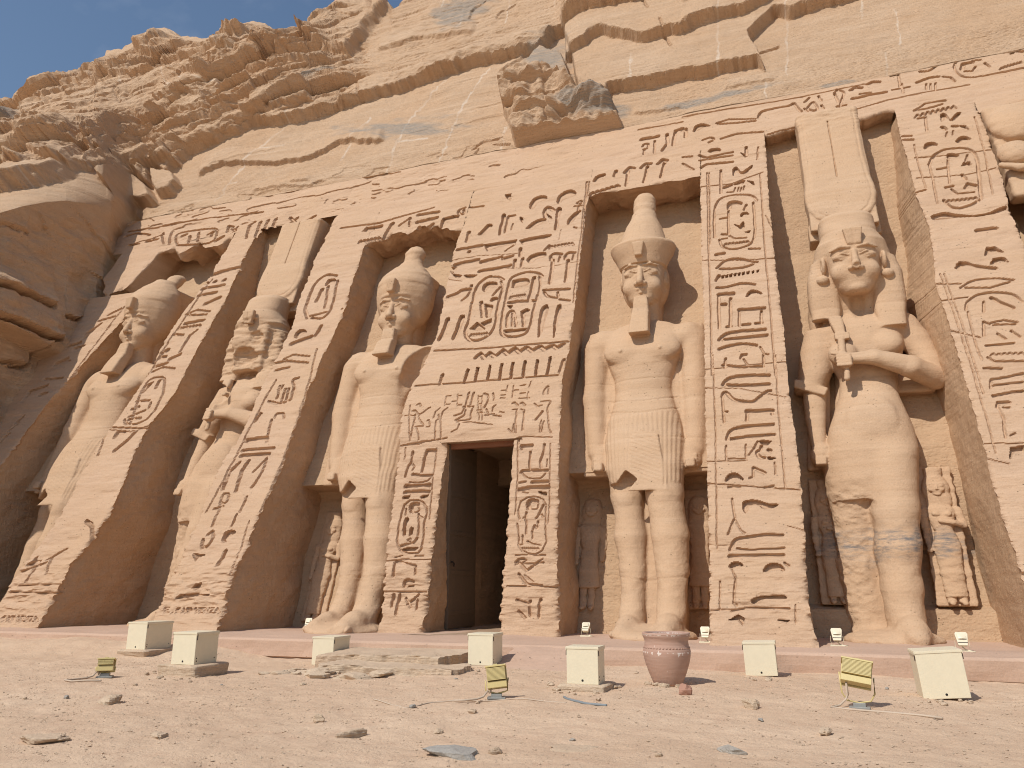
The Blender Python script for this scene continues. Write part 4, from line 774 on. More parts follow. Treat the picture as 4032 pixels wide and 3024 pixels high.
    # neck, wig, head
    V.cap([(0, .1, 6.6), (0, .02, 7.4)], [.30, .30], .06)
    V.loft([(6.45, 1.00, .42, .30), (7.0, 1.02, .48, .25), (7.6, .94, .54, .2), (8.1, .84, .60, .10), (8.45, .74, .62, .03), (8.7, .60, .54, .03), (8.82, .48, .44, .05)], .03, e=2.4)
    V.loft([(6.22, .26, .12, -.36, .60), (6.6, .30, .20, -.28, .60), (7.0, .34, .30, -.14, .64), (7.7, .34, .34, -.02, .64), (8.1, .26, .26, -.0, .62)], .06, e=3)
    V.loft([(6.58, .28, .14, -.30, -.68), (6.8, .30, .2, -.24, -.66), (7.2, .34, .30, -.12, -.66), (7.7, .34, .34, -.02, -.64), (8.1, .26, .26, 0, -.62)], .06, e=3)
    V.ell((0, -.42, 6.95), (.20, .34, .42), .06, 'd')
    if not dam:
        face(V, 7.86, -.20, 1.08, 1.03, broken=True)
        for q in (-1, 1): ear(V, .62, -.38, 7.93, 1.1, q); V.ell((.66*q, -.40, 7.60), (.13, .10, .11), .03)
    else:
        V.box((0, -.12, 7.55), (.56, .42, .68), .12, .05, taper=.12); V.ell((-.1, -.50, 7.3), (.4, .2, .3), .06, 'd'); V.ell((.25, -.55, 7.85), (.25, .15, .22), .04, 'd')
        V.ell((-.35, -.6, 5.75), (.3, .22, .25), .04, 'd'); V.ell((-.6, -.5, 6.1), (.25, .2, .3), .05, 'd')
    V.box((.03, -.66, 8.45), (.17, .07, .20), .02, .02, taper=.2); V.box((.03, -.76, 8.45), (.008, .05, .2), .003, .006, 'd')
    # modius, horned crown slab
    V.loft([(8.55, .60, .55, .1), (9.2, .60, .55, .14), (9.32, .56, .5, .18)], .03, e=2.6)
    ct = 13.1 if not dam else 12.45
    V.box((0, .62, (9.15+ct)/2), (.74, .42, (ct-9.15)/2), .04, .02)
    V.loft([(9.28, .22, .24, .44), (9.36, .46, .27, .43), (9.50, .62, .30, .42), (9.74, .75, .31, .42), (10.05, .80, .32, .42), (10.35, .79, .32, .42), (10.7, .74, .31, .42), (11.3, .71, .30, .42), (12.2, .72, .30, .42), (ct, .75, .30, .42)], .02, e=7)
    for q in (-1, 1):
        L_ = [(.0, .12, 9.43), (.38*q, .12, 9.50), (.56*q, .11, 9.66), (.67*q, .10, 9.95), (.69*q, .10, 10.25), (.64*q, .11, 10.6), (.60*q, .12, 11.3), (.62*q, .12, ct-.02)]
        V.cap(L_, [.028]*8, .012, 'd')
    V.box((0, .12, 11.7), (.014, .05, 1.0), .003, .008, 'd'); V.box((.0, .72, 9.2), (.78, .30, .25), .04, .03)
    def post(p, n):
        x, y, z = p.T; p = weather(p, n, .010, seed, .9, 3.2)
        a = (.045 if dam else .03)*sstep(12.0, 12.9, z)*fbm(x*3, y*3, z*8, 3, 343); m = .022*sstep(3.2, 2.4, z)*sstep(.1, -.2, x)*fbm(x*6, y*6, z*8, 3, 347)
        if dam: a = a+.05*sstep(6.7, 6.9, z)*sstep(8.6, 8.3, z)*fbm(x*2.5, y*2.5, z*9, 4, 349)
        return p+n*(a+m)[:, None]
    return tag(V.mesh('queen_statue', M_STAT, placer(X0, a0, a1, sc, 0, dx, (6.9, 8.8, .33, .10)), post), label, 'statue')
def child(X0, z0, s, D0, aL, seed, label, girl=True, h=.05):
    V = Vol((-1.1, -1.0, -.1), (1.1, 1.0, 9.6), h)
    V.box((0, .55, 4.6), (.9, .35, 4.7), .1, .1)
    if girl: V.loft([(.5, .52, .42, 0), (1.6, .50, .42, 0), (3.0, .62, .48, 0), (3.8, .66, .5, 0), (4.8, .45, .4, .03), (5.6, .62, .45, 0), (6.3, .72, .42, .05), (6.6, .4, .3, .1)], .06)
    else: V.loft([(1.6, .72, .5, 0), (3.0, .60, .45, 0), (4.6, .50, .40, .03), (5.8, .68, .45, 0), (6.4, .75, .42, .05), (6.7, .4, .3, .1)], .05)
    for q in (-1, 1):
        V.cap([(.26*q, -.05, 2.0), (.25*q, -.05, .4)], [.24, .2], .05); V.cap([(.25*q, -.1, .2), (.26*q, -.5, .1)], [.2, .15], .05)
    V.cap([(-.8, .1, 6.2), (-.85, .12, 5.0), (-.80, 0, 3.7)], [.22, .19, .15], .04); V.ell((-.8, -.05, 3.5), (.16, .18, .2), .03)
    if girl: V.cap([(.8, .1, 6.2), (.95, .05, 5.1), (.4, -.42, 5.3), (-.1, -.52, 5.4)], [.22, .2, .16, .14], .04); V.ell((-.25, -.35, 5.9), (.2, .2, .2), .04); V.ell((.28, -.35, 5.9), (.2, .2, .2), .04)
    else: V.cap([(.8, .1, 6.2), (.85, .12, 5.0), (.80, 0, 3.7)], [.22, .19, .15], .04)
    V.cap([(0, .05, 6.5), (0, 0, 7.3)], [.26, .26], .05); face(V, 7.75, -.05, .85, 1.0, broken=True)
    V.loft([(6.5, .62, .35, .2), (7.3, .66, .42, .15), (8.0, .64, .50, .1), (8.5, .48, .42, .08), (8.7, .3, .3, .08)], .04)
    if girl: V.loft([(8.5, .42, .38, .1), (9.2, .46, .42, .12)], .03)
    def post(p, n): x, y, z = p.T; return p+n*(.05*fbm(x*1.5, y*1.5, z*3, 4, 401+seed))[:, None]
    def pl(p): x, y, z = p[:, 0]*s*1.3+X0, p[:, 1]*s*.8, p[:, 2]*s+z0; return np.stack([x, Y0+KF*z+D0-aL*z+y, z], 1)
    return tag(V.mesh('child_statue', M_STAT, pl, post), label, 'statue', )
king(-2.82, 1.72, -.135, 'double', 1, 'tall stone king wearing the two-tier crown and long beard, right of the doorway', h=.021, sc=1.0, dx=.18, drop=.12)
king(-9.45, 1.50, -.115, 'white', 2, 'tall stone king with bulb-shaped crown and broken shoulder, left of the doorway', dam='shoulder', h=.023, sc=1.02, dx=.48, drop=.38)
king(-18.75, 1.55, -.115, 'worn', 3, 'half-hidden stone king with a broken-topped crown, leftmost statue of the front', h=.03, sc=1.08, drop=.15)
king(6.35, 1.50, -.115, 'atef', 4, 'stone king cut by the right picture edge, beyond the pier at far right', h=.04, pleats=False)
queen(1.88, 2.05, -.155, 5, 'stone queen with long wig, folded arm and tall horned crown, right of the inscribed pier', h=.021, dx=-.36)
queen(-14.05, 2.05, -.155, 6, 'stone queen with her face broken away, between the two leaning piers on the left', dam=True, h=.028, dx=-.2)
child(2.74, .60, .275, 2.40, .20, 1, 'small stone girl with a flat crown beside the right leg of the queen')
child(.80, .60, .26, 2.55, .2, 2, 'small shaded stone girl squeezed between inscribed pier and queen')
child(-4.05, .45, .27, 2.72, .18, 3, 'small stone prince in shadow, left of the legs of the king in the two-tier crown', girl=False)
child(-1.72, .5, .26, 2.6, .18, 4, 'small stone prince in the dark gap between king and inscribed pier', girl=False)
child(-10.55, .15, .275, 2.62, .18, 5, 'small stone girl in shadow, left of the legs of the king beside the doorway')
# ------------------------------------------------------------------ the cliff the temple is cut from
def proj(P):
    d = np.asarray(P, float)-CAM; x = d[..., 0]*cos(YAW)+d[..., 1]*sin(YAW); fw = -d[..., 0]*sin(YAW)+d[..., 1]*cos(YAW)
    z = fw*cos(PITCH)+d[..., 2]*sin(PITCH); v = -fw*sin(PITCH)+d[..., 2]*cos(PITCH); return 2016+FPX*x/z, 1512-FPX*v/z
NRM = np.array([0, -sin(math.atan(1/KF)), cos(math.atan(1/KF))])
bx = np.linspace(-26, 10.3, 400); b_px, b_py = proj(np.stack([bx, Y0+KF*BAND_TOP+0*bx, BAND_TOP+0*bx], -1))
RT = np.array([(-900, 985), (-700, 955), (-400, 905), (0, 838), (90, 812), (180, 796), (260, 790), (350, 803), (440, 822), (523, 836), (560, 868)], float)
CP = lambda o, s, a: np.array(a, float).reshape(-1, 2)*s+np.array(o)
C1 = lambda *a: CP((0, 0), .6076, a); C2 = lambda *a: CP((1344, 0), .6076, a); C3 = lambda *a: CP((2688, 0), .6076, a)
px = np.concatenate([np.arange(-900, 0, 9.), np.arange(0, 4032, 3.2), np.arange(4032, 4500, 12.)])
r0, r1 = np.interp(px, RT[:, 0], RT[:, 1]), np.interp(px, b_px, b_py)
bot = np.where(px < 560, r0, r1)
SK = np.vstack([[[-900, 900], [-300, 560]], C1(0,680, 150,640, 200,590, 400,500, 580,430, 680,380, 692,335, 770,322, 800,325, 960,240, 1010,200, 1090,190, 1130,210, 1175,240, 1340,265, 1440,230, 1500,200, 1570,165, 1660,150, 1720,160, 1760,185, 1795,235, 1910,215, 2045,182, 2060,150, 2140,80, 2212,20), [[1370, -30], [1470, -28], [1496, 12], [1545, 49], [1557, 73], [1599, 46], [1702, 0], [1900, -90], [2300, -300], [3000, -420], [4500, -700]]])
top = np.interp(px, SK[:, 0], SK[:, 1])+3*fbm(px*.02, 0*px, 0*px, 4, 501)
NR = 320; u = np.linspace(0, 1, NR)[:, None]; u = np.where(px[None] > 0, u, u)
PX = np.repeat(px[None], NR, 0); PY = bot[None]+(top-bot)[None]*u
d = ray(PX, PY); tF = (Y0+KF*EYE)/(d[..., 1]-KF*d[..., 2])
xr = np.interp(px, [-900, 300, 440, 523, 560], [-22.0, -22.0, -22.2, -23.3, -24])[None]
tR = xr/d[..., 0]; lw = sstep(575+500*u, 515-500*u, PX); s_ = np.clip(u**1.15, 0, 1)
tt = tF*(1-lw)+lw*(tR*(1-s_)+tF*s_)
tt = tt*(1-.10*sstep(0, 1, u)*sstep(1500, 900, PX)*(1-lw))
B = CAM+tt[..., None]*d; X, Yb, Z = B[..., 0], B[..., 1], B[..., 2]
# --- relief, metres towards the viewer
H = np.zeros(X.shape)
def jag(x, sd): return 3.2*fbm(x*.06, 0*x, 0*x+sd, 4, 511)
def above(line, L, h, sd=0, tap=30, one=False):     # a ledge: rock above the line stands proud and dies away upwards
    q = line[np.argsort(line[:, 0])]; yl = np.interp(PX, q[:, 0], q[:, 1])+jag(PX, sd); dd = yl-PY
    m = sstep(q[0, 0], q[0, 0]+tap, PX)*sstep(q[-1, 0], q[-1, 0]-tap, PX)
    return h*m*sstep(-2, 4, dd)*(1.0 if one else np.clip(1-dd/L, 0, 1))
def region(poly, h, soft=8, sd=0):
    jx, jy = 3.5*fbm(PX*.06, PY*.06, 0*PX+sd, 3, 521), 3.5*fbm(PX*.06, PY*.06, 0*PX+sd, 3, 523)
    ins = inside(PX+jx, PY+jy, poly); 
    dd = seg_dist(PX+jx, PY+jy, np.vstack([poly, poly[:1]]))
    return h*ins*sstep(0, max(soft, 6), dd)
L1 = np.vstack([C1(-1400,1200, -60,1150), C1(0,1120, 330,1090, 560,1110, 740,1105, 990,1225, 1000,1120, 1040,1110), C1(1175,1080, 1180,1050, 1245,1000, 1580,860, 1640,820, 1950,790, 2212,710), C2(140,670, 400,590, 680,490, 980,410, 1200,360, 1290,370, 1320,320, 1400,250, 1650,180, 1900,130, 2212,60), [[2800, -5], [3100, -80]]])
yl1 = np.interp(PX, L1[np.argsort(L1[:, 0]), 0], L1[np.argsort(L1[:, 0]), 1])+jag(PX, 1); nat = sstep(-3, 3, yl1-PY)
right = sstep(1330, 1500, PX); natl = nat*(1-right*.9)
q = Z-.42*np.minimum(X+15, 0)+.5*fbm(X*.12, Yb*.12, Z*.25, 3, 531)
def saw(f, sd): v = q*f+.30*fbm(X*.16, Z*.22, 0*X+sd, 2, 533); fr = v-np.floor(v); return ((1-fr)*sstep(0, .10, fr)-.45)*(.25+.75*sstep(-.35, .45, fbm(X*.22+sd*3, q*.35*f, 0*X, 2, 541+sd)))
def blocks(f, sd, asp=2.4):
    a, b = X*f+.25*fbm(X*.5*f, Z*f*.5, 0*X, 2, sd), q*f*asp+.2*fbm(X*f, Z*f, 0*X, 2, sd+1); ia, ib = np.floor(a).astype(int), np.floor(b).astype(int); F1 = np.full(X.shape, 9.0); F2 = F1.copy(); R_ = np.zeros(X.shape); LB = np.zeros(X.shape)
    for i in (-1, 0, 1):
        for j in (-1, 0, 1):
            h1 = (vnoise(ia+i+.0, ib+j+.0, 0*X, sd+5)+1)/2; h2 = (vnoise(ia+i+.0, ib+j+.0, 0*X+3, sd+6)+1)/2; h3 = (vnoise(ia+i+.0, ib+j+.0, 0*X+7, sd+7)+1)/2
            da, db = a-(ia+i+.15+.7*h1), b-(ib+j+.15+.7*h2); dd = np.maximum(np.abs(da)*.8, np.abs(db))+.35*np.hypot(da, db)
            n1 = dd < F1; F2 = np.where(n1, F1, np.minimum(F2, dd)); R_ = np.where(n1, h3, R_); LB = np.where(n1, db, LB); F1 = np.where(n1, dd, F1)
    return R_, LB, F2-F1
BO = np.zeros(X.shape)
for _p in (C1(185,770, 330,905, 770,870, 1200,800, 1420,770, 1500,640, 1000,520, 560,640, 250,720), C1(960,240, 1090,190, 1230,310, 1010,450, 900,400), C1(1440,230, 1660,150, 1795,235, 1690,340, 1440,330), np.vstack([C1(2060,150, 2212,20), C2(250,-60, 345,110, 245,240, 100,440), C1(1990,330)]), C1(0,1150, 330,1110, 520,1130, 60,1245)): BO = np.maximum(BO, inside(PX, PY, _p))
amp = (1-.6*BO)*natl*(.3+.7*sstep(0, 80, yl1-PY))
H += nat*.6*(1-.25*right); H += amp*(.20*saw(.30, 1)+.10*saw(.8, 2)+.10*saw(2.1, 3)+.05*saw(4.6, 4)+.22*fbm(X*.16, Z*.22, 0*X, 3, 551)+.05*fbm(X*1.2, Z*2, 0*X, 4, 552))
for f_, ha, hb, hc in ((.12, .75, .40, .35), (.33, .22, .16, .14), (1.1, .04, .03, .03)):
    R_, LB, E_ = blocks(f_, int(f_*100)+600); H += amp*(ha*(R_-.5)-hb*LB-hc*sstep(.10, .02, E_))
H += nat*right*(.06*saw(1.6, 5)*sstep(0, .5, fbm(X*.5, Z*.6, 0*X, 2, 553))+.03*saw(5, 6))
H += nat*right*.22*np.abs(fbm(X*.7, Z*1.5, 0*X, 4, 555))*sstep(60, 0, yl1-PY)
H -= natl*.12*sstep(.035, .01, np.abs(fbm(X*.35, Z*.5, 0*X, 2, 557)))
for poly, h, soft, sd in (
    (C1(185,770, 215,880, 330,905, 480,885, 620,905, 770,870, 930,842, 1040,850, 1200,800, 1400,790, 1420,770, 1390,720, 1500,640, 1440,560, 1000,520, 760,560, 560,640, 400,700, 250,720), .85, 26, 1),
    (C1(960,240, 1010,200, 1090,190, 1170,250, 1230,310, 1130,370, 1010,450, 940,430, 900,400, 1020,330), .9, 14, 2),
    (C1(1440,230, 1570,165, 1660,150, 1760,185, 1795,235, 1760,290, 1690,340, 1600,370, 1500,340, 1440,330), .8, 16, 3),
    (np.vstack([C1(2060,150, 2140,80, 2212,20), C2(0,-60, 250,-60, 345,110, 300,170, 245,240, 170,330, 100,440, 0,440), C1(2120,420, 2050,400, 1990,330)]), 1.5, 22, 4),
    (C1(1400,740, 1560,650, 1700,600, 1722,690, 1570,745, 1450,785), .45, 6, 5), (C1(1590,765, 1800,680, 2030,610, 2045,690, 1850,745, 1625,812), .35, 6, 6),
    (C1(640,1150, 740,1108, 850,1150, 980,1225, 1035,1330, 950,1350, 860,1358, 740,1260), .55, 10, 7), (C1(1000,1130, 1150,1150, 1190,1220, 1130,1270, 1040,1290, 1010,1230), .45, 8, 8),
    (C1(1030,1110, 1130,1030, 1170,1070, 1090,1145), .35, 6, 9), (C1(790,1100, 940,1040, 1080,1050, 1000,1130, 960,1210), .4, 8, 10),
    (C1(810,1000, 1020,880, 1050,890, 940,970, 860,1005), .3, 5, 11), (C1(1040,1010, 1200,960, 1245,1000, 1100,1045), .3, 5, 12), (C1(600,990, 700,920, 850,880, 900,890, 760,970, 640,1030), .35, 6, 13),
    (C1(0,1150, 150,1080, 330,1110, 520,1130, 420,1180, 250,1215, 60,1245, 0,1250), .6, 14, 14),
    (C1(215,960, 340,910, 560,910, 545,1060, 490,1130, 350,1100, 230,1040), .5, 14, 15),
    (C2(1060,680, 1090,580, 1440,590, 1550,660, 1770,690, 1840,850, 1830,980, 1720,1060, 1500,1110, 1140,1130, 1120,1060, 1150,1000, 1060,760), 1.15, 14, 16)):
    H = H+region(poly, h, soft, sd)*(1 if sd != 16 else .55+.55*sstep(15.3, 16.6, Z+.6*fbm(X*.9, Z*.9, 0*X, 3, 562))+.42*fbm(X*.9, Z*1.2, 0*X, 4, 561)+.35*saw(1.5, 7)+.10*fbm(X*4, Z*5, 0*X, 3, 563))
# stepped panels above the inscription on the right
PI_ = np.vstack([C2(1550,660, 1750,650, 1745,620, 2000,575, 2212,520), C3(100,515, 230,480, 480,430, 540,470, 500,385, 430,278, 500,200, 600,110, 700,130, 780,90, 1180,-15), [[3500, -900], [1900, -900], [2250, 230]]])
H = np.where(PX > 2180, H+region(PI_, .42, 3, 21)*sstep(2180, 2300, PX), H)
L2 = np.vstack([C2(1450,410, 1600,365, 1640,320, 1720,300, 1850,330, 1990,360, 2120,310, 2212,310), C3(100,250, 250,205, 430,150, 600,60)]); H += above(L2, 500, .38, 5, 12)
H = H+region(C2(1090,575, 1200,470, 1300,350, 1450,410, 1550,660, 1440,590), .45, 6, 22)
for ln, L_, h, sd in ((C1(1040,455, 1100,410, 1250,372, 1400,372, 1560,362, 1690,342), 80, .40, 61), (C1(560,562, 700,520, 850,482, 1000,460, 1150,440, 1350,402, 1600,440, 1640,470), 95, .42, 62), (C1(240,722, 400,642, 600,592, 850,590, 1000,562, 1100,540), 90, .38, 63),
    (C1(1040,742, 1150,762, 1300,702, 1420,742), 60, .30, 64), (C1(-100,1130, 0,1082, 60,1030, 150,1000, 220,962), 60, .35, 65), (C1(620,992, 760,950, 900,890, 1010,842), 55, .32, 66), (C1(810,1002, 1000,930, 1050,890), 40, .30, 67), (C1(1000,1002, 1150,932, 1300,872, 1500,802, 1590,766), 55, .38, 68),
    (C1(570,1112, 700,1052, 850,1012), 50, .32, 69), (C1(-100,1262, 0,1252, 150,1222, 350,1182, 480,1132), 70, .40, 70), (C1(1700,342, 1900,312, 2050,262, 2200,242), 70, .35, 71), (C1(1690,482, 1800,452, 1950,442, 2100,422, 2212,442), 70, .38, 72), (C1(1620,562, 1720,532, 1900,502, 2050,502, 2212,482), 60, .34, 73),
    (C1(-100,950, 0,902, 100,852, 180,802), 60, .30, 74), (C1(-100,1010, 0,962, 120,902), 50, .28, 75), (C1(300,560, 450,500, 600,440, 760,400), 60, .30, 76), (C1(860,330, 1000,300, 1150,345), 40, .2, 77), (C1(1850,330, 1950,270, 2050,210), 50, .3, 78), (C1(0,790, 120,730, 240,640, 330,590), 60, .3, 79), (C1(1280,560, 1450,540, 1600,560), 50, .2, 80)):
    H += above(ln, L_, h, sd, 40)
# ledges and cracks of the smooth slope
for ln, L_, h, sd in ((np.vstack([C1(1280,1170, 1350,1120, 1460,1080, 1590,1070, 1750,1075, 1850,1060, 1950,1050, 2050,1020, 2150,970), C2(0,940, 60,930, 150,935, 290,920)]), 70, .20, 31),
    (C1(1620,1240, 1760,1215, 1880,1215, 2060,1205), 30, .10, 32), (C1(1870,1195, 2030,1180), 30, .10, 33), (C1(1350,1100, 1600,1030, 1800,960), 40, .05, 34),
    (C2(130,1195, 300,1140, 500,1120, 900,1080), 40, .06, 35), (C2(250,410, 500,330, 740,300, 900,280), 60, .15, 36), (C3(0,145, 100,120, 240,60), 50, .12, 37), (C3(0,300, 90,260, 250,205), 50, .1, 38),
    (C3(250,580, 500,540, 610,515), 30, .08, 39), (C2(1880,740, 2040,730, 2212,690), 30, .10, 40), (C1(2060,1245, 2212,1215), 30, .1, 41), (C2(940,520, 1190,470), 30, .05, 42), (C2(1000,490, 1100,430, 1220,350), 30, .12, 43), (C2(850,1030, 880,975, 890,970), 20, .08, 44)):
    H += above(ln, L_, h, sd, 25)
def groove(ln, wpx, dep):
    global H
    s_ = (PX > ln[:, 0].min()-20) & (PX < ln[:, 0].max()+20) & (PY > ln[:, 1].min()-20) & (PY < ln[:, 1].max()+20)
    j = 3*fbm(PX[s_]*.08, PY[s_]*.08, 0*PX[s_], 2, 571); H[s_] -= dep*sstep(wpx, wpx*.4, seg_dist(PX[s_]+j, PY[s_], ln))
for ln in (C2(850,960, 920,920, 1040,895), C2(990,935, 1095,938), C2(750,1095, 800,1050, 850,1030, 890,970), C2(1450,410, 1500,540, 1550,660), C2(1350,590, 1355,700, 1345,900, 1355,980), C2(850,190, 870,140, 960,70), C2(1030,190, 1060,150, 1160,90), C1(640,1150, 700,1210, 735,1290), C1(820,650, 815,720, 840,770), C2(1965,60, 1970,120, 2010,170), C2(2090,260, 2110,320, 2150,380), C3(500,340, 620,300), C2(100,520, 130,620, 140,670)):
    groove(ln, 5, .10)
# chisel marks on the rough dressed bands, general roughness
band = sstep(0, 40, PY-top[None])*(1-nat)
H += .012*fbm(X*3, Z*3, 0*X, 4, 581)+.05*fbm(X*.5, Z*.9, 0*X, 3, 583)*sstep(0, .12, u)
tm = sstep(16.6, 15.4, Z)*sstep(-3.2, -2.2, X)*(1-nat); H -= tm*.022*np.abs(fbm(X*7+Z*4, Z*12-X*3, 0*X, 2, 585))
st = fbm(X*.35, q*4.5, 0*X, 3, 587); H += (1-natl)*.05*np.clip(st-.2, 0, 1)*sstep(.1, .5, fbm(X*.3, Z*.4, 0*X, 2, 589))*sstep(0, .05, u)
H = np.clip(H, -2, 2.3)
for _ in range(1):
    H[:, 1:-1] = .25*H[:, :-2]+.5*H[:, 1:-1]+.25*H[:, 2:]
H += .02*fbm(X*5, Z*7, 0*X, 3, 575)*natl
H *= sstep(0, .012, u); H *= 1-.8*sstep(.82, 1, u)*(PX < 1500)
H -= rough(X, Z)*sstep(.25, 0, u)*(1-lw)
P = B+H[..., None]*NRM
m3 = np.clip(natl+.5*nat+region(C2(1040,560, 1900,600, 1900,1180, 1040,1180), 1.0, 20, 50)*sstep(.15, .5, H), 0, 1)*sstep(0, .03, u)*(1-.7*sstep(.93, 1, u))
for f_, a_ in ((.7, .08), (2.0, .035), (5.5, .022)):
    P = P+np.stack([fbm(P[..., 0]*f_, P[..., 1]*f_, P[..., 2]*f_*1.6, 2, 701+i+int(f_*10)) for i in range(3)], -1)*(a_*m3)[..., None]
P[0] = B[0]
m = PX[0] >= 560; P[0][m] = P[0][m]+[0, .03, 0]
# veins and grey stains as surface attributes
vein = np.zeros(X.shape); grey = np.zeros(X.shape)
for ln in (C1(1900,770, 1700,940, 1580,1080, 1480,1190, 1390,1310), C2(200,765, 120,830, 60,940, 0,1040), C2(680,510, 560,640, 440,780, 360,930, 280,1140), C2(960,440, 870,560, 780,690, 720,850, 660,970, 620,1070), C2(810,170, 780,260), C2(1135,30, 1080,220), C2(1420,-20, 1400,120), C2(1895,420, 1885,580), C3(240,100, 235,490), C3(672,0, 676,485), C3(1160,-20, 1165,115), C3(1380,60, 1415,290), C3(1312,340, 1345,600), C3(535,540, 548,860), C2(1060,830, 1040,960, 1010,1200), C2(560,900, 380,920), C1(850,500, 845,640), C1(1150,440, 1130,560, 1135,740), C1(690,420, 695,490), C1(1660,970, 1840,935), C1(1480,1190, 1540,1185), C1(1370,330, 1410,260), C1(1500,430, 1510,370), C1(1150,640, 1500,630), C2(500,1300, 530,1180), C2(720,0, 680,110), C1(1200,1400, 1150,1500), C1(215,1080, 218,1210)):
    s_ = (PX > ln[:, 0].min()-20) & (PX < ln[:, 0].max()+20) & (PY > ln[:, 1].min()-20) & (PY < ln[:, 1].max()+20)
    j = 6*fbm(PX[s_]*.05, PY[s_]*.05, 0*PX[s_], 3, 591); br = sstep(-.35, .2, fbm(PX[s_]*.02, PY[s_]*.02, 0*PX[s_], 2, 593))
    vein[s_] = np.maximum(vein[s_], sstep(4.6, 1.6, seg_dist(PX[s_]+j, PY[s_], ln))*(.45+.55*br))
for cx, cy, a, b, an in ((1830, 90, 120, 60, -.5), (2170, 255, 110, 75, -.4), (1590, 505, 260, 38, -.05), (1640, 700, 420, 18, -.17), (220, 335, 170, 22, -.62), (50, 520, 90, 22, -.6), (2760, 395, 230, 16, -.22), (2330, 440, 150, 30, 0), (1230, 350, 110, 18, -.25), (1900, 770, 150, 14, -.15), (3300, 330, 60, 10, -.2), (900, 290, 80, 14, -.3)):
    dx, dy = PX-cx, PY-cy; x_, y_ = dx*cos(an)+dy*sin(an), -dx*sin(an)+dy*cos(an)
    grey = np.maximum(grey, sstep(1.2, .5, np.hypot(x_/a, y_/b)+.45*fbm(PX*.012, PY*.05, 0*PX, 3, 595)))
back = []
for k, (dy, dz) in enumerate(((.6, .1), (2.5, -.2), (8, -1.5), (25, -8))): back.append(P[-1]+[0, dy, dz])
P = np.concatenate([P, np.array(back)]); z4 = np.zeros((4, P.shape[1]))
mb = MB(); mb.grid(P)
tag(mb.build('cliff', M_CLIF, attrs={'vein': np.concatenate([vein, z4]), 'grey': np.concatenate([grey, z4])}), kind='structure')
# --- the return wall of rock at the left, running out towards the viewer
ww = np.stack([CAM+(xr[0][i]/ray(px[i], bot[i])[0])*ray(px[i], bot[i]) for i in range(len(px)) if px[i] < 535]); ww = ww[np.argsort(ww[:, 1])]
ys = np.concatenate([np.arange(1.0, 8, .12), np.arange(8, 21.9, .05)]); zt = np.interp(ys, ww[:, 1], ww[:, 2]); zt = np.where(ys < ww[0, 1], ww[0, 2]-(ww[0, 1]-ys)*.9, zt)
zt = np.maximum(zt, 1.5); v = np.linspace(0, 1, 240)[:, None]; Yw = np.repeat(ys[None], 240, 0); Zw = -.6+(zt[None]+.6)*v
qq = Zw+.10*Yw+.6*fbm(Yw*.15, Zw*.3, 0*Yw, 3, 601); fr = lambda f: (qq*f+.3*fbm(Yw*.2, 0*Yw, Zw*.2, 2, 603)) % 1
Xw = np.interp(ys, ww[:, 1], ww[:, 0])[None]+0*Yw; fade = np.clip((1-v)*14, 0, 1)
rel = .8*(1-fr(.21))*sstep(0, .07, fr(.21))*sstep(11.5, 8.5, Zw)+.10*(1-fr(.8))*sstep(.1, .5, fbm(Yw*.3, Zw*.3, 0*Yw, 2, 607))+.30*fbm(Yw*.25, Zw*.3, 0*Yw, 4, 605)+.03*fbm(Yw*2, Zw*5, 0*Yw, 3, 609)
for ln, h_ in ((CP((0, 1008), .6076, (-300,150, 0,205, 60,240, 130,255, 250,310, 300,330)), .35), (CP((0, 1008), .6076, (380,390, 450,412, 520,400, 620,330)), .2), (CP((0, 1008), .6076, (-300,380, 0,430, 150,500, 300,550)), .4), (CP((0, 1008), .6076, (-200,690, 0,700, 130,715, 165,712, 200,690, 240,600)), .3), (CP((0, 0), .6076, (0,1440, 60,1450, 180,1520)), .15)):
    rr = ray(ln[:, 0], ln[:, 1]); yz = (CAM+(-22.0/rr[:, :1])*rr)[:, 1:]; dd = seg_dist(Yw+.08*fbm(Yw*2, Zw*2, 0*Yw, 3, 611), Zw+.08*fbm(Yw*2, Zw*2, 0*Yw, 3, 613), yz)
    zl = np.interp(Yw, yz[np.argsort(yz[:, 0]), 0], yz[np.argsort(yz[:, 0]), 1]); rel = rel-h_*sstep(.12, .02, dd)+h_*.7*np.clip(1-(Zw-zl)/1.4, 0, 1)*(Zw > zl)*(Yw > yz[:, 0].min())*(Yw < yz[:, 0].max())
rel = rel+.05*fbm(Yw*1.2, Zw*2.2, 0*Yw, 4, 615)+.12*np.clip(fbm(Yw*.5, Zw*1.1, 0*Yw, 3, 617), 0, 1)
Xw = Xw+rel*fade-.3*(1-fade)*0-np.clip(Zw-11, 0, 9)*0
mb = MB(); mb.grid(np.stack([Xw, Yw, Zw], -1)); tag(mb.build('rock_shoulder', M_CLIF, attrs={'vein': 0*Xw, 'grey': 0*Xw}), kind='structure')
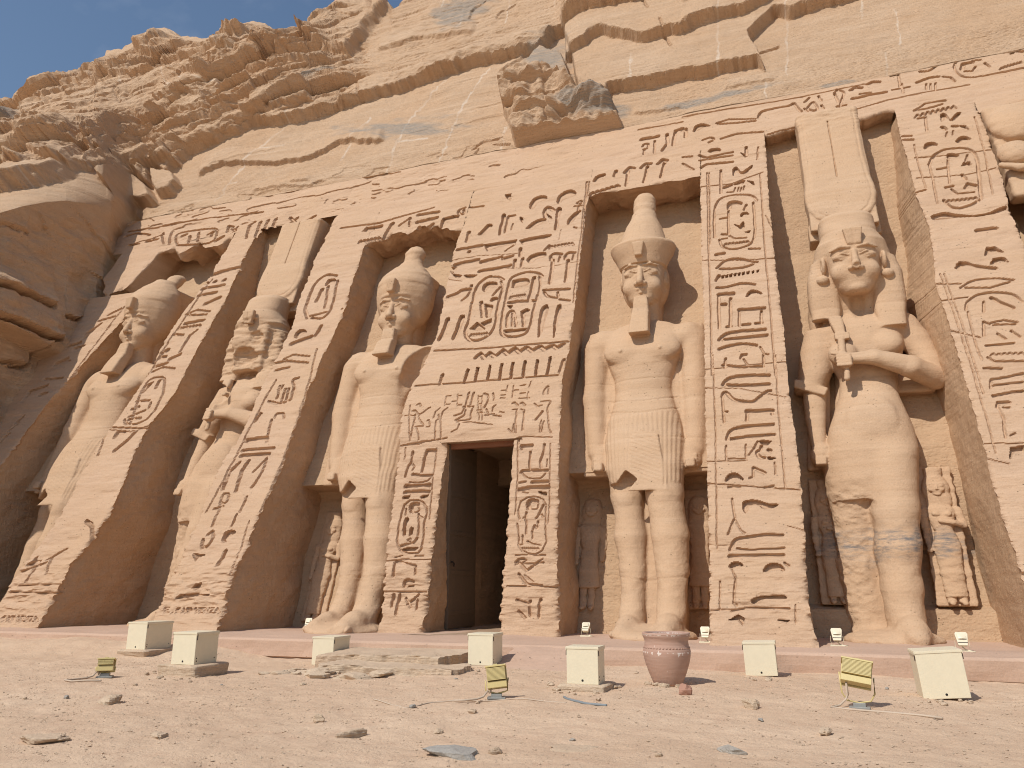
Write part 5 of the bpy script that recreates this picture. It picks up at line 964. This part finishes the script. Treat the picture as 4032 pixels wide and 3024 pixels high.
# ------------------------------------------------------------------ small things on the sand
def gz(x, y): return float(ground_h(np.array([[x]]), np.array([[y]]))[0, 0])
M_CREAM = plain('cream_paint', (.70, .62, .45), .45, .12, 60, var=.06); M_HOLE = plain('dark_hole', (.012, .01, .008), .9)
M_YEL = plain('yellow_cream_paint', (.55, .44, .19), .42, .1, 60, var=.08); M_YEL_SHADE = plain('shaded_yellow_paint', (.27, .20, .07), .7); M_GRYM = plain('grey_metal', (.30, .30, .28), .5, .1, 50, .3)  # housing yellow darkened: shade between the fins put into its colour
M_CLAY = None; M_WIRE = plain('dusty_cable', (.50, .39, .29), .8)
def at_px(a, b, lift=0.0):
    z = -.3
    for _ in range(8): P = on_level(np.array(a), np.array(b), z); z = .5*z+.5*(gz(P[0], P[1])+lift)
    return float(P[0]), float(P[1])
def cabinet(a, b, label, w=.40, dep=.42, h=.42, base=None, lean=0, rz=0):
    up = 0 if base is None else base[2]; x, y = at_px(a, b, up); z = gz(x, y)+up
    t = empty('cabinet', (x+w/2, y+dep/2, z), label, 'metal cabinet', 'cream metal cabinets in front of the temple', rz)
    def put(mb, nm, mat, par=t, bevel=0): 
        o = mb.build(nm, mat, par, bevel=bevel); o.rotation_euler = (0, lean, 0); return o
    mb = MB(); mb.box((0, 0, h/2), (w/2, dep/2, h/2)); body = put(mb, 'body', M_CREAM, bevel=.006)
    mb = MB(); mb.box((0, 0, h+.007), (w/2+.006, dep/2+.006, .006)); mb.box((0, -dep/2-.003, h-.006), (w/2+.006, .003, .009)); mb.box((w/2+.006, 0, h-.012), (.004, dep/2+.01, .016)); mb.box((-w/2-.006, 0, h-.012), (.004, dep/2+.01, .016)); put(mb, 'lid', M_CREAM, bevel=.002)
    for px_, pz in ((0, .045),):
        mb = MB(); mb.tube([(px_, -dep/2-.0035, pz), (px_, -dep/2+.004, pz)], .013, 12); put(mb, 'cable_hole', M_HOLE)
    for yy, zz in ((-dep/2+.04, .05), (-dep/2+.04, .085), (dep/2-.06, .07)):
        mb = MB(); mb.tube([(w/2+.0035, yy, zz), (w/2-.004, yy, zz)], .009, 10); put(mb, 'cable_hole', M_HOLE)
    for sx in (-1, 1):
        mb = MB(); mb.tube([(sx*(w/2+.006), -dep/2+.02, h-.01), (sx*(w/2+.008), -dep/2+.015, h-.09)], .005, 6); put(mb, 'hasp', M_IRON)
    if base:
        mb = MB(); bw, bd = base[:2] 
        rock_mesh(mb, (x+w/2, y+dep/2, z-.10), (bw/2, bd/2, .103), 3+int(abs(x)*7), blocky=2)
        tag(mb.build('base_slab', M_ROCK), label.replace('cream metal cabinet', 'rough stone slab under the cabinet'), 'stone slab', 'stone slabs under the cabinets')
    return t
def rock_mesh(mb, c, r, seed, blocky=False, n=14):
    rg = np.random.RandomState(seed); th = np.linspace(0, pi, n); ph = np.linspace(0, 2*pi, 2*n+1)[:-1]
    T, Pp = np.meshgrid(th, ph, indexing='ij'); e = .16 if blocky == 2 else .45 if blocky else .8; wv = .25 if blocky == 2 else 1
    sg = lambda v: np.sign(v)*np.abs(v)**e
    X = sg(np.sin(T))*sg(np.cos(Pp)); Y = sg(np.sin(T))*sg(np.sin(Pp)); Z = sg(np.cos(T))
    o = rg.rand()*50; k = 1+wv*(.30*fbm(X*1.1+o, Y*1.1, Z*1.1, 3, 701)+.10*fbm(X*4+o, Y*4, Z*4, 2, 703))
    for _ in range(5 if blocky != 2 else 0):           # a few flat break faces
        nn = rg.normal(size=3); nn /= np.linalg.norm(nn); dd = .62+.3*rg.rand(); s = X*nn[0]+Y*nn[1]+Z*nn[2]; k = np.where(s*k > dd, dd/np.maximum(s, 1e-3), k)
    a = rg.rand()*6.28 if not blocky else (rg.rand()-.5)*.2; X, Y, Z = X*k*r[0], Y*k*r[1], Z*k*r[2]; X, Y = X*cos(a)-Y*sin(a), X*sin(a)+Y*cos(a)
    V = np.stack([X, Y, Z], -1).reshape(-1, 3)+np.array(c); m = 2*n
    Q = [[i*m+j, (i+1)*m+j, (i+1)*m+(j+1) % m, i*m+(j+1) % m] for i in range(n-1) for j in range(m)]
    mb.faces(V, Q)
cabinet(495, 2557, 'cream metal cabinet at the foot of the second pier, farthest left of the row', w=.42, h=.45, dep=.62, base=(.72, .85, .07))
cabinet(672, 2618, 'cream metal cabinet on a thick stone slab, nearest the third leaning pier', h=.42, dep=.46, base=(.70, .66, .15))
cabinet(1226, 2618, 'cream metal cabinet at the left end of the stone steps', w=.40, h=.43, dep=.5)
cabinet(1842, 2619, 'cream metal cabinet between the doorway steps and the ramp', w=.40, h=.44, dep=.42, base=(.6, .5, .04))
cabinet(2232, 2693, 'cream metal cabinet on a low slab just left of the clay urn', w=.39, h=.415, dep=.34, base=(.60, .52, .07))
cabinet(2937, 2660, 'cream metal cabinet in front of the inscribed pier, right of the urn', w=.42, h=.43, dep=.4, lean=radians(-2))
cabinet(3637, 2748, 'largest cream metal cabinet, leaning slightly, nearest the right picture edge', w=.48, h=.50, dep=.5, lean=radians(-4.5))
# urn
m, t, p = new_mat('terracotta'); N, L = t.nodes.new, t.links.new
g_ = N('ShaderNodeTexCoord'); mp2 = N('ShaderNodeMapping'); mp2.inputs['Scale'].default_value = (2, 2, 14); L(g_.outputs['Object'], mp2.inputs['Vector'])
n_ = N('ShaderNodeTexNoise'); n_.inputs['Scale'].default_value = 2; n_.inputs['Detail'].default_value = 6; L(mp2.outputs[0], n_.inputs['Vector'])
q_ = N('ShaderNodeMix'); q_.data_type = 'RGBA'; q_.inputs[6].default_value = (.37, .205, .145, 1); q_.inputs[7].default_value = (.50, .34, .26, 1); L(n_.outputs['Fac'], q_.inputs[0]); 
sx = N('ShaderNodeSeparateXYZ'); L(g_.outputs['Object'], sx.inputs[0]); mp3 = N('ShaderNodeMapping'); mp3.inputs['Scale'].default_value = (26, 26, 3); L(g_.outputs['Object'], mp3.inputs['Vector'])
nd = N('ShaderNodeTexNoise'); nd.inputs['Scale'].default_value = 1; nd.inputs['Detail'].default_value = 3; L(mp3.outputs[0], nd.inputs['Vector'])
def band_(z0, z1, a, b):      # white paint that ran down from a ring
    u1 = N('ShaderNodeMapRange'); u1.inputs[1].default_value = z0; u1.inputs[2].default_value = z1; u1.inputs[3].default_value = a; u1.inputs[4].default_value = b; L(sx.outputs[2], u1.inputs[0])
    c1 = N('ShaderNodeMath'); c1.operation = 'GREATER_THAN'; L(nd.outputs['Fac'], c1.inputs[0]); L(u1.outputs[0], c1.inputs[1])
    c2 = N('ShaderNodeMath'); c2.operation = 'LESS_THAN'; L(sx.outputs[2], c2.inputs[0]); c2.inputs[1].default_value = z1
    c3 = N('ShaderNodeMath'); c3.operation = 'MULTIPLY'; L(c1.outputs[0], c3.inputs[0]); L(c2.outputs[0], c3.inputs[1]); return c3.outputs[0]
mxa = N('ShaderNodeMath'); mxa.operation = 'MAXIMUM'; L(band_(.36, .432, .80, .50), mxa.inputs[0]); L(band_(.630, .656, .72, .46), mxa.inputs[1])
qd = N('ShaderNodeMix'); qd.data_type = 'RGBA'; L(mxa.outputs[0], qd.inputs[0]); L(q_.outputs[2], qd.inputs[6]); qd.inputs[7].default_value = (.68, .58, .50, 1); L(qd.outputs[2], p.inputs['Base Color'])
p.inputs['Roughness'].default_value = .8; b_ = N('ShaderNodeBump'); b_.inputs['Strength'].default_value = .3; b_.inputs['Distance'].default_value = .02; L(n_.outputs['Fac'], b_.inputs['Height']); L(b_.outputs[0], p.inputs['Normal']); M_CLAY = m
ux, uy = at_px(2626, 2700); uy += .12; uz = gz(ux, uy)+.0
US = .93; urn = empty('urn', (ux, uy, uz), 'large reddish clay urn with a wide rim and white drips, standing on the sand', 'urn')
mb = MB(); mb.lathe([(.0, .0), (.185, .0), (.20, .03), (.250, .15), (.295, .28), (.315, .37), (.325, .42), (.318, .455), (.300, .50), (.292, .56), (.305, .60), (.318, .625), (.322, .635), (.318, .645), (.325, .652), (.325, .668), (.315, .676), (.29, .676), (.285, .66), (.27, .60), (.26, .52), (.27, .46), (.285, .40), (.24, .2), (.0, .06)], n=64)
for i in range(44): a = 2*pi*i/44; mb.box((.3095*cos(a), .3095*sin(a), .482), (.011, .006, .007), rz=a+pi/2)
mb.build('body', M_CLAY, urn, smooth=True)
urn.scale = (US, US, US)
# floodlights seen from behind: ribbed back, yoke, cable
def flood_back(a, b, label, w, hgt, lift, rz, tilt, roll, cable):
    x, y = at_px(a, b); z = gz(x, y); t = empty('floodlight', (x, y, z), label, 'floodlight', 'floodlights standing on the sand', rz)
    c = np.array([0, 0, lift+hgt/2]); R = lambda v: rot(np.array(v, float), tilt, roll, 0)+c
    def solid(nm, boxes, mat, bevel=.004):
        mb = MB()
        for (bc, bh) in boxes:
            v = np.array([[a*bh[0]+bc[0], b*bh[1]+bc[1], d_*bh[2]+bc[2]] for d_ in (-1, 1) for b in (-1, 1) for a in (-1, 1)]); mb.faces(R(v), [[0,2,3,1],[4,5,7,6],[0,1,5,4],[2,6,7,3],[0,4,6,2],[1,3,7,5]])
        return mb.build(nm, mat, t, bevel=bevel)
    solid('housing', [((0, .02, .03), (w/2-.012, .05, hgt/2-.045))], M_YEL_SHADE)
    nf = 10; solid('cooling_fins', [((0, -.05, -hgt/2+.088+(hgt-.115)*i/nf), (w/2-.010, .026, .0045)) for i in range(nf+1)], M_YEL, 0)
    solid('gear_box', [((0, -.012, -hgt/2+.038), (w/2-.004, .045, .034))], M_YEL); solid('front_frame', [((0, .075, 0), (w/2, .010, hgt/2)), ((0, .0, hgt/2-.004), (w/2+.004, .07, .010))], M_YEL)
    solid('clip', [((0, -.02, hgt/2+.010), (.022, .03, .008))], M_YEL, .002)
    mb = MB(); b = []
    for q in (-1, 1): b.append(R([(q*(w/2+.015), .0, -.02)])[0])
    zb = .055; pts = [b[0], (-(w/2+.012)*.97, 0, lift*.55+zb*.5), (-(w/2)*.75, 0, zb+.02), (0, 0, zb), ((w/2)*.75, 0, zb+.02), ((w/2+.012)*.97, 0, lift*.55+zb*.5), b[1]]
    mb.tube(pts, .009, 6); mb.build('yoke', M_YEL, t, smooth=True)
    mb = MB(); mb.box((0, 0, .035), (.06, .045, .022)); mb.box((0.0, 0.0, .012), (.10, .07, .010)); mb.build('foot_plate', M_GRYM, t, bevel=.003)
    mb = MB(); mb.tube([R([(-w*.30, -.01, -hgt/2)])[0], (-w*.34, -.03, lift*.6), (-w*.42, -.05, .09), (-w*.62, -.10, .035), (-w*.9, -.16, .02)]+[(a, b_, .013) for a, b_ in cable], .011, 8); mb.build('cable', M_WIRE, t, smooth=True)
    return t
flood_back(412, 2668, 'small yellow floodlight low on the sand at far left, its cable curled beside it', .21, .165, .075, radians(36), radians(-14), 0, [(-.42, -.30), (-.30, -.45), (-.12, -.42), (.05, -.50)])
flood_back(1955, 2752, 'yellow ribbed floodlight on its yoke in the middle of the sand', .225, .235, .11, radians(17), radians(-12), radians(-7), [(-.34, -.22), (-.45, -.24)])
flood_back(3386, 2790, 'yellow ribbed floodlight tilted on a bent pipe, right of the urn', .30, .25, .22, radians(-4), radians(-30), radians(9), [(-.10, -.20), (.25, -.25), (.55, -.32), (.72, -.42)])
# small floodlights facing out at the statues' feet
def flood_front(x, y, label, z=0.0, s=1.0, rz=0, tilt=-.45):
    t = empty('statue_floodlight', (x, y, z), label, 'floodlight', 'small floodlights at the feet of the statues', rz)
    R = lambda v: rot(np.array(v, float), tilt, 0, 0)*s+np.array([0, 0, .24*s])
    mb = MB(); prof = [(-.12, .10), (-.10, .14), (.10, .14), (.12, .10), (.085, -.14), (-.085, -.14)]
    V = R([(a, -.05, b) for a, b in prof]+[(a*.85, .06, b*.85) for a, b in prof]); Q = [[i, (i+1) % 6, 6+(i+1) % 6, 6+i] for i in range(6)]; T = [[0, i+1, i] for i in range(1, 5)]+[[6, 6+i, 7+i] for i in range(1, 5)]
    mb.faces(V, Q, T); hd = mb.build('housing', M_CREAM, t, bevel=.008)
    mb = MB(); a = np.linspace(-1, 1, 9); V = []
    for k in (0, 1): V += [(.075*q, -.055-.03*k*(1-.5*q*q), .02+.10*(1-k)+.0*q) for q in a]+[(.075*q, -.055-.03*k*(1-.5*q*q), .02+.10*(1-k)-.03) for q in a]
    V = R(V); mb.faces(V, [[i, i+1, i+19, i+18] for i in range(8)]+[[i+18, i+19, i+28, i+27] for i in range(8)]+[[i, i+9, i+10, i+1] for i in range(8)]); mb.build('hood', M_CREAM, t)
    mb = MB()
    v = R([(-.088, -.058, -.085), (.088, -.058, -.085), (.088, -.058, -.075), (-.088, -.058, -.075)]); mb.faces(v, [[0, 1, 2, 3]]); mb.build('seam', M_IRON, t)
    mb = MB(); mb.tube([R([(-.125, 0, -.02)])[0], (-.13*s, 0, .12*s), (-.12*s, 0, .03*s), (.12*s, 0, .03*s), (.13*s, 0, .12*s), R([(.125, 0, -.02)])[0]], .006*s, 6); mb.build('yoke', M_CREAM, t)
    mb = MB(); mb.box((0, 0, .012), (.15*s, .10*s, .012)); mb.build('foot_plate', M_CREAM, t, bevel=.003)
    mb = MB(); mb.tube([(0, .05*s, .10*s), (.05*s, .02*s, .05*s), (.12*s, -.06*s, .022), (.2*s, -.10*s, .012)], .008, 6); mb.build('cable', M_CREAM, t, smooth=True)
    return t
flood_front(-9.66, 14.55, 'small cream floodlight in deep shade left of the big foot, beside the third pier', s=.68)
flood_front(-3.72, 14.75, 'small cream floodlight right of the doorway block, in the corner of the shade', s=.68, tilt=-.7)
flood_front(-1.44, 13.85, 'small cream floodlight half hidden behind the inscribed pier', s=.68)
flood_front(.60, 13.75, 'small cream floodlight in the shadow between inscribed pier and queen', s=.72)
flood_front(2.26, 13.25, 'small cream floodlight in full sun at the far right of the terrace', s=.72)

# steps and ramp before the door
def slab(name, label, cat, x0, x1, y0, y1, ztop, zbot, seed, group=None, slope=0, mat=None, er=.13, n=(110, 60)):
    t = np.linspace(0, 1, n[0]); xs = x0+(x1-x0)*t; prof = [(0, 0), (0, .35), (0, .7), (.004, .93), (.02, 1.0)]+[(v, 1.0) for v in np.linspace(.05, 1, n[1]-5)]
    P = np.zeros((len(prof), n[0], 3))
    for i, (v, w_) in enumerate(prof):
        y = y0+(y1-y0)*v+er*.6*fbm(xs*1.3, 0*xs, 0*xs+seed, 4, 801)*(1-v)+er*.35*fbm(xs*4, 0*xs+i*.4, 0*xs+seed, 3, 803)*(v < .05); z = zbot+(ztop-zbot)*w_+slope*v+.022*fbm(xs*1.8, y*1.5, 0*xs+seed, 4, 805)
        xx = xs+er*.5*fbm(y*2, 0*y+i*.1, 0*y+seed, 3, 807)*np.where(t < .5, 1-t*2, t*2-1); P[i] = np.stack([xx, y, z], -1)
    mb = MB(); mb.grid(P)
    for k in (0, -1):
        a = P[:, k]; lo = a.copy(); lo[:, 2] = zbot-.02; mb.grid(np.stack([a, lo], 0), flip=(k == 0))
    return tag(mb.build(name, mat or M_ROCK), label, cat, group)
slab('stone_step', 'upper worn stone step below the doorway', 'step', -7.15, -5.06, 10.98, 12.47, -.10, -.42, 1, 'worn stone steps below the doorway')
slab('stone_step', 'lower worn stone step reaching out on the sand before the doorway', 'step', -6.6, -4.50, 10.18, 11.08, -.185, -.45, 2, 'worn stone steps below the doorway')
slab('stone_ramp', 'low sloping slab of stone leading up to the terrace right of the steps', 'ramp', -4.35, -3.02, 11.35, 12.46, -.27, -.45, 3, slope=.255, mat=M_CONC)
# stones one can point at
def stone_at(x, y, r, label, mat=None, seed=1, group=None, name='stone', blocky=False, sink=.35):
    mb = MB(); rock_mesh(mb, (0, 0, 0), r, seed, blocky); o = mb.build(name, mat or M_ROCK); o.location = (x, y, gz(x, y)+r[2]*(1-2*sink)); return tag(o, label, 'stone', group)
stone_at(-2.60, 5.93, (.24, .13, .055), 'long flat grey stone with a dark broken end, lowest in the picture', M_GREY, 5, blocky=True)
stone_at(-2.26, 6.05, (.055, .04, .035), 'small brown stone touching the end of the long grey stone', seed=6)
stone_at(-1.72, 6.42, (.22, .13, .022), 'pale flat stone nearly flush with the sand', seed=7, blocky=True)
stone_at(-.55, 6.68, (.17, .07, .035), 'rough blue-grey stone sunk in the sand, right of the flat pale one', M_GREY, 8)
stone_at(-1.25, 9.55, (.10, .07, .07), 'reddish brown stone in front of the urn', plain('red_stone', (.36, .19, .13), .9, .6, 30), 9, sink=.2)
stone_at(-.52, 8.86, (.085, .06, .06), 'pale pointed stone between urn and tilted floodlight', seed=10, sink=.2)
stone_at(.17, 7.62, (.085, .05, .035), 'pale oblong stone below the tilted floodlight', seed=11, sink=.2)
stone_at(-7.15, 7.05, (.16, .12, .07), 'pale lump of stone with crumbs around it, near the left floodlight', seed=12)
stone_at(-5.85, 5.15, (.16, .11, .045), 'large low stone at the left picture edge', seed=13)
stone_at(-5.10, 5.60, (.10, .06, .035), 'brown stone just right of the large low one at left', seed=14)
stone_at(-3.72, 6.35, (.13, .05, .05), 'dark-sided ragged stone in the lower left of the sand', seed=15)
stone_at(-4.30, 6.75, (.06, .045, .045), 'small upright stone in the left middle of the sand', seed=16, sink=.2)
rg = np.random.RandomState(12); k = 0
pile = 'flat stones heaped at the foot of the steps'
for i in range(22):
    x = -7.25+1.75*rg.rand(); y = 9.75+.55*rg.rand(); s = .05+.08*rg.rand()
    stone_at(x, y, (s*1.3, s, s*.38), 'flat broken stone in the heap below the steps', seed=40+i, group=pile, sink=.25, blocky=True)
loose = 'small loose stones scattered on the sand'
for i in range(34):
    x = rg.uniform(-9, 2.6); y = rg.uniform(4.3, 11.6); s = rg.uniform(.012, .038)*(1 if rg.rand() < .85 else 1.5)
    if (abs(x-ux) < .45 and abs(y-uy) < .4): continue
    stone_at(x, y, (s*1.3, s, s*.7), 'small loose stone lying on the sand', M_ROCK if rg.rand() < .8 else M_GREY, 100+i, loose, sink=.2)
for i in range(9):
    a = rg.uniform(3.3, 6.1); stone_at(ux+.27*cos(a), uy+.26*sin(a), (.05, .035, .025), 'small stone wedged under the clay urn', seed=200+i, group='small stones wedged under the urn', sink=.2)
for i, (pa, pb) in enumerate([(640, 2672), (700, 2680), (760, 2668), (600, 2650), (2200, 2720), (2260, 2728), (2330, 2724), (2380, 2715), (2420, 2700), (2180, 2700), (1940, 2642), (1860, 2640), (2950, 2672), (3020, 2676), (3640, 2765), (3720, 2768), (3800, 2762)]):
    for j in range(3):
        xx, yy = at_px(pa+rg.uniform(-25, 25), pb+rg.uniform(-6, 10)); ss = rg.uniform(.012, .035); stone_at(xx, yy, (ss*1.3, ss, ss*.7), 'chip of stone lying at the foot of a cream cabinet', seed=300+i*3+j, group='chips of stone around the cabinets', sink=.2)
# gravel: one mass nobody could count
def gravel():
    rg = np.random.RandomState(5); n = 60000; x = rg.uniform(-13, 6, n); y = 2.6+9.6*rg.rand(n)**1.35; keep = (fbm(x*.7, y*.7, 0*x, 3, 901) > rg.uniform(-.75, .55, n)) | ((y < 6.5) & (rg.rand(n) < .5)); x, y = x[keep], y[keep]; n = len(x)
    s = .0025+.009*rg.rand(n)**4; z = ground_h(x, y)+s*.3; V = []; T = []
    oc = np.array([[1,0,0],[-1,0,0],[0,1,0],[0,-1,0],[0,0,.7],[0,0,-.7]]); F = np.array([[0,2,4],[2,1,4],[1,3,4],[3,0,4],[2,0,5],[1,2,5],[3,1,5],[0,3,5]])
    V = (oc[None]*(1+.5*(rg.rand(n, 6, 1)-.5))*s[:, None, None]*np.stack([1+rg.rand(n), 1+.6*rg.rand(n), .8+0*s], -1)[:, None]); a = rg.rand(n)*6.28
    X = V[..., 0]*np.cos(a)[:, None]-V[..., 1]*np.sin(a)[:, None]; Yv = V[..., 0]*np.sin(a)[:, None]+V[..., 1]*np.cos(a)[:, None]
    V = np.stack([X+x[:, None], Yv+y[:, None], V[..., 2]+z[:, None]], -1).reshape(-1, 3); T = (F[None]+6*np.arange(n)[:, None, None]).reshape(-1, 3)
    mb = MB(); mb.faces(V, (), T); return tag(mb.build('gravel', M_ROCK), 'fine gravel and stone crumbs strewn over the sand', 'gravel', kind='stuff')
gravel()
# cables lying on the sand
def cable(pts, r, label, mat, flat=1.0):
    P = [on_level(a, b, -.3) for a, b in pts]; P = np.array(P); t = np.linspace(0, len(P)-1, len(P)*8); q = np.stack([np.interp(t, np.arange(len(P)), P[:, i]) for i in range(2)], -1)
    k = np.ones(9)/9; q2 = np.stack([np.convolve(np.pad(q[:, i], 4, 'edge'), k, 'valid') for i in range(2)], -1)
    z = ground_h(q2[:, 0], q2[:, 1])+r*.7; mb = MB(); mb.tube(np.column_stack([q2, z]), r, 6); return tag(mb.build('cable', mat, smooth=True), label, 'cable')
cable([(1460, 2760), (1530, 2768), (1580, 2788), (1620, 2788), (1680, 2768), (1760, 2764), (1900, 2766), (2000, 2764), (2100, 2768), (2250, 2778)], .007, 'thin cream cable snaking across the sand past the middle floodlight', M_WIRE)
cable([(2218, 2752), (2250, 2768), (2300, 2780), (2400, 2792)], .014, 'short blue-grey strip of cable below the cabinet beside the urn', plain('blue_grey_rubber', (.20, .22, .23), .7))
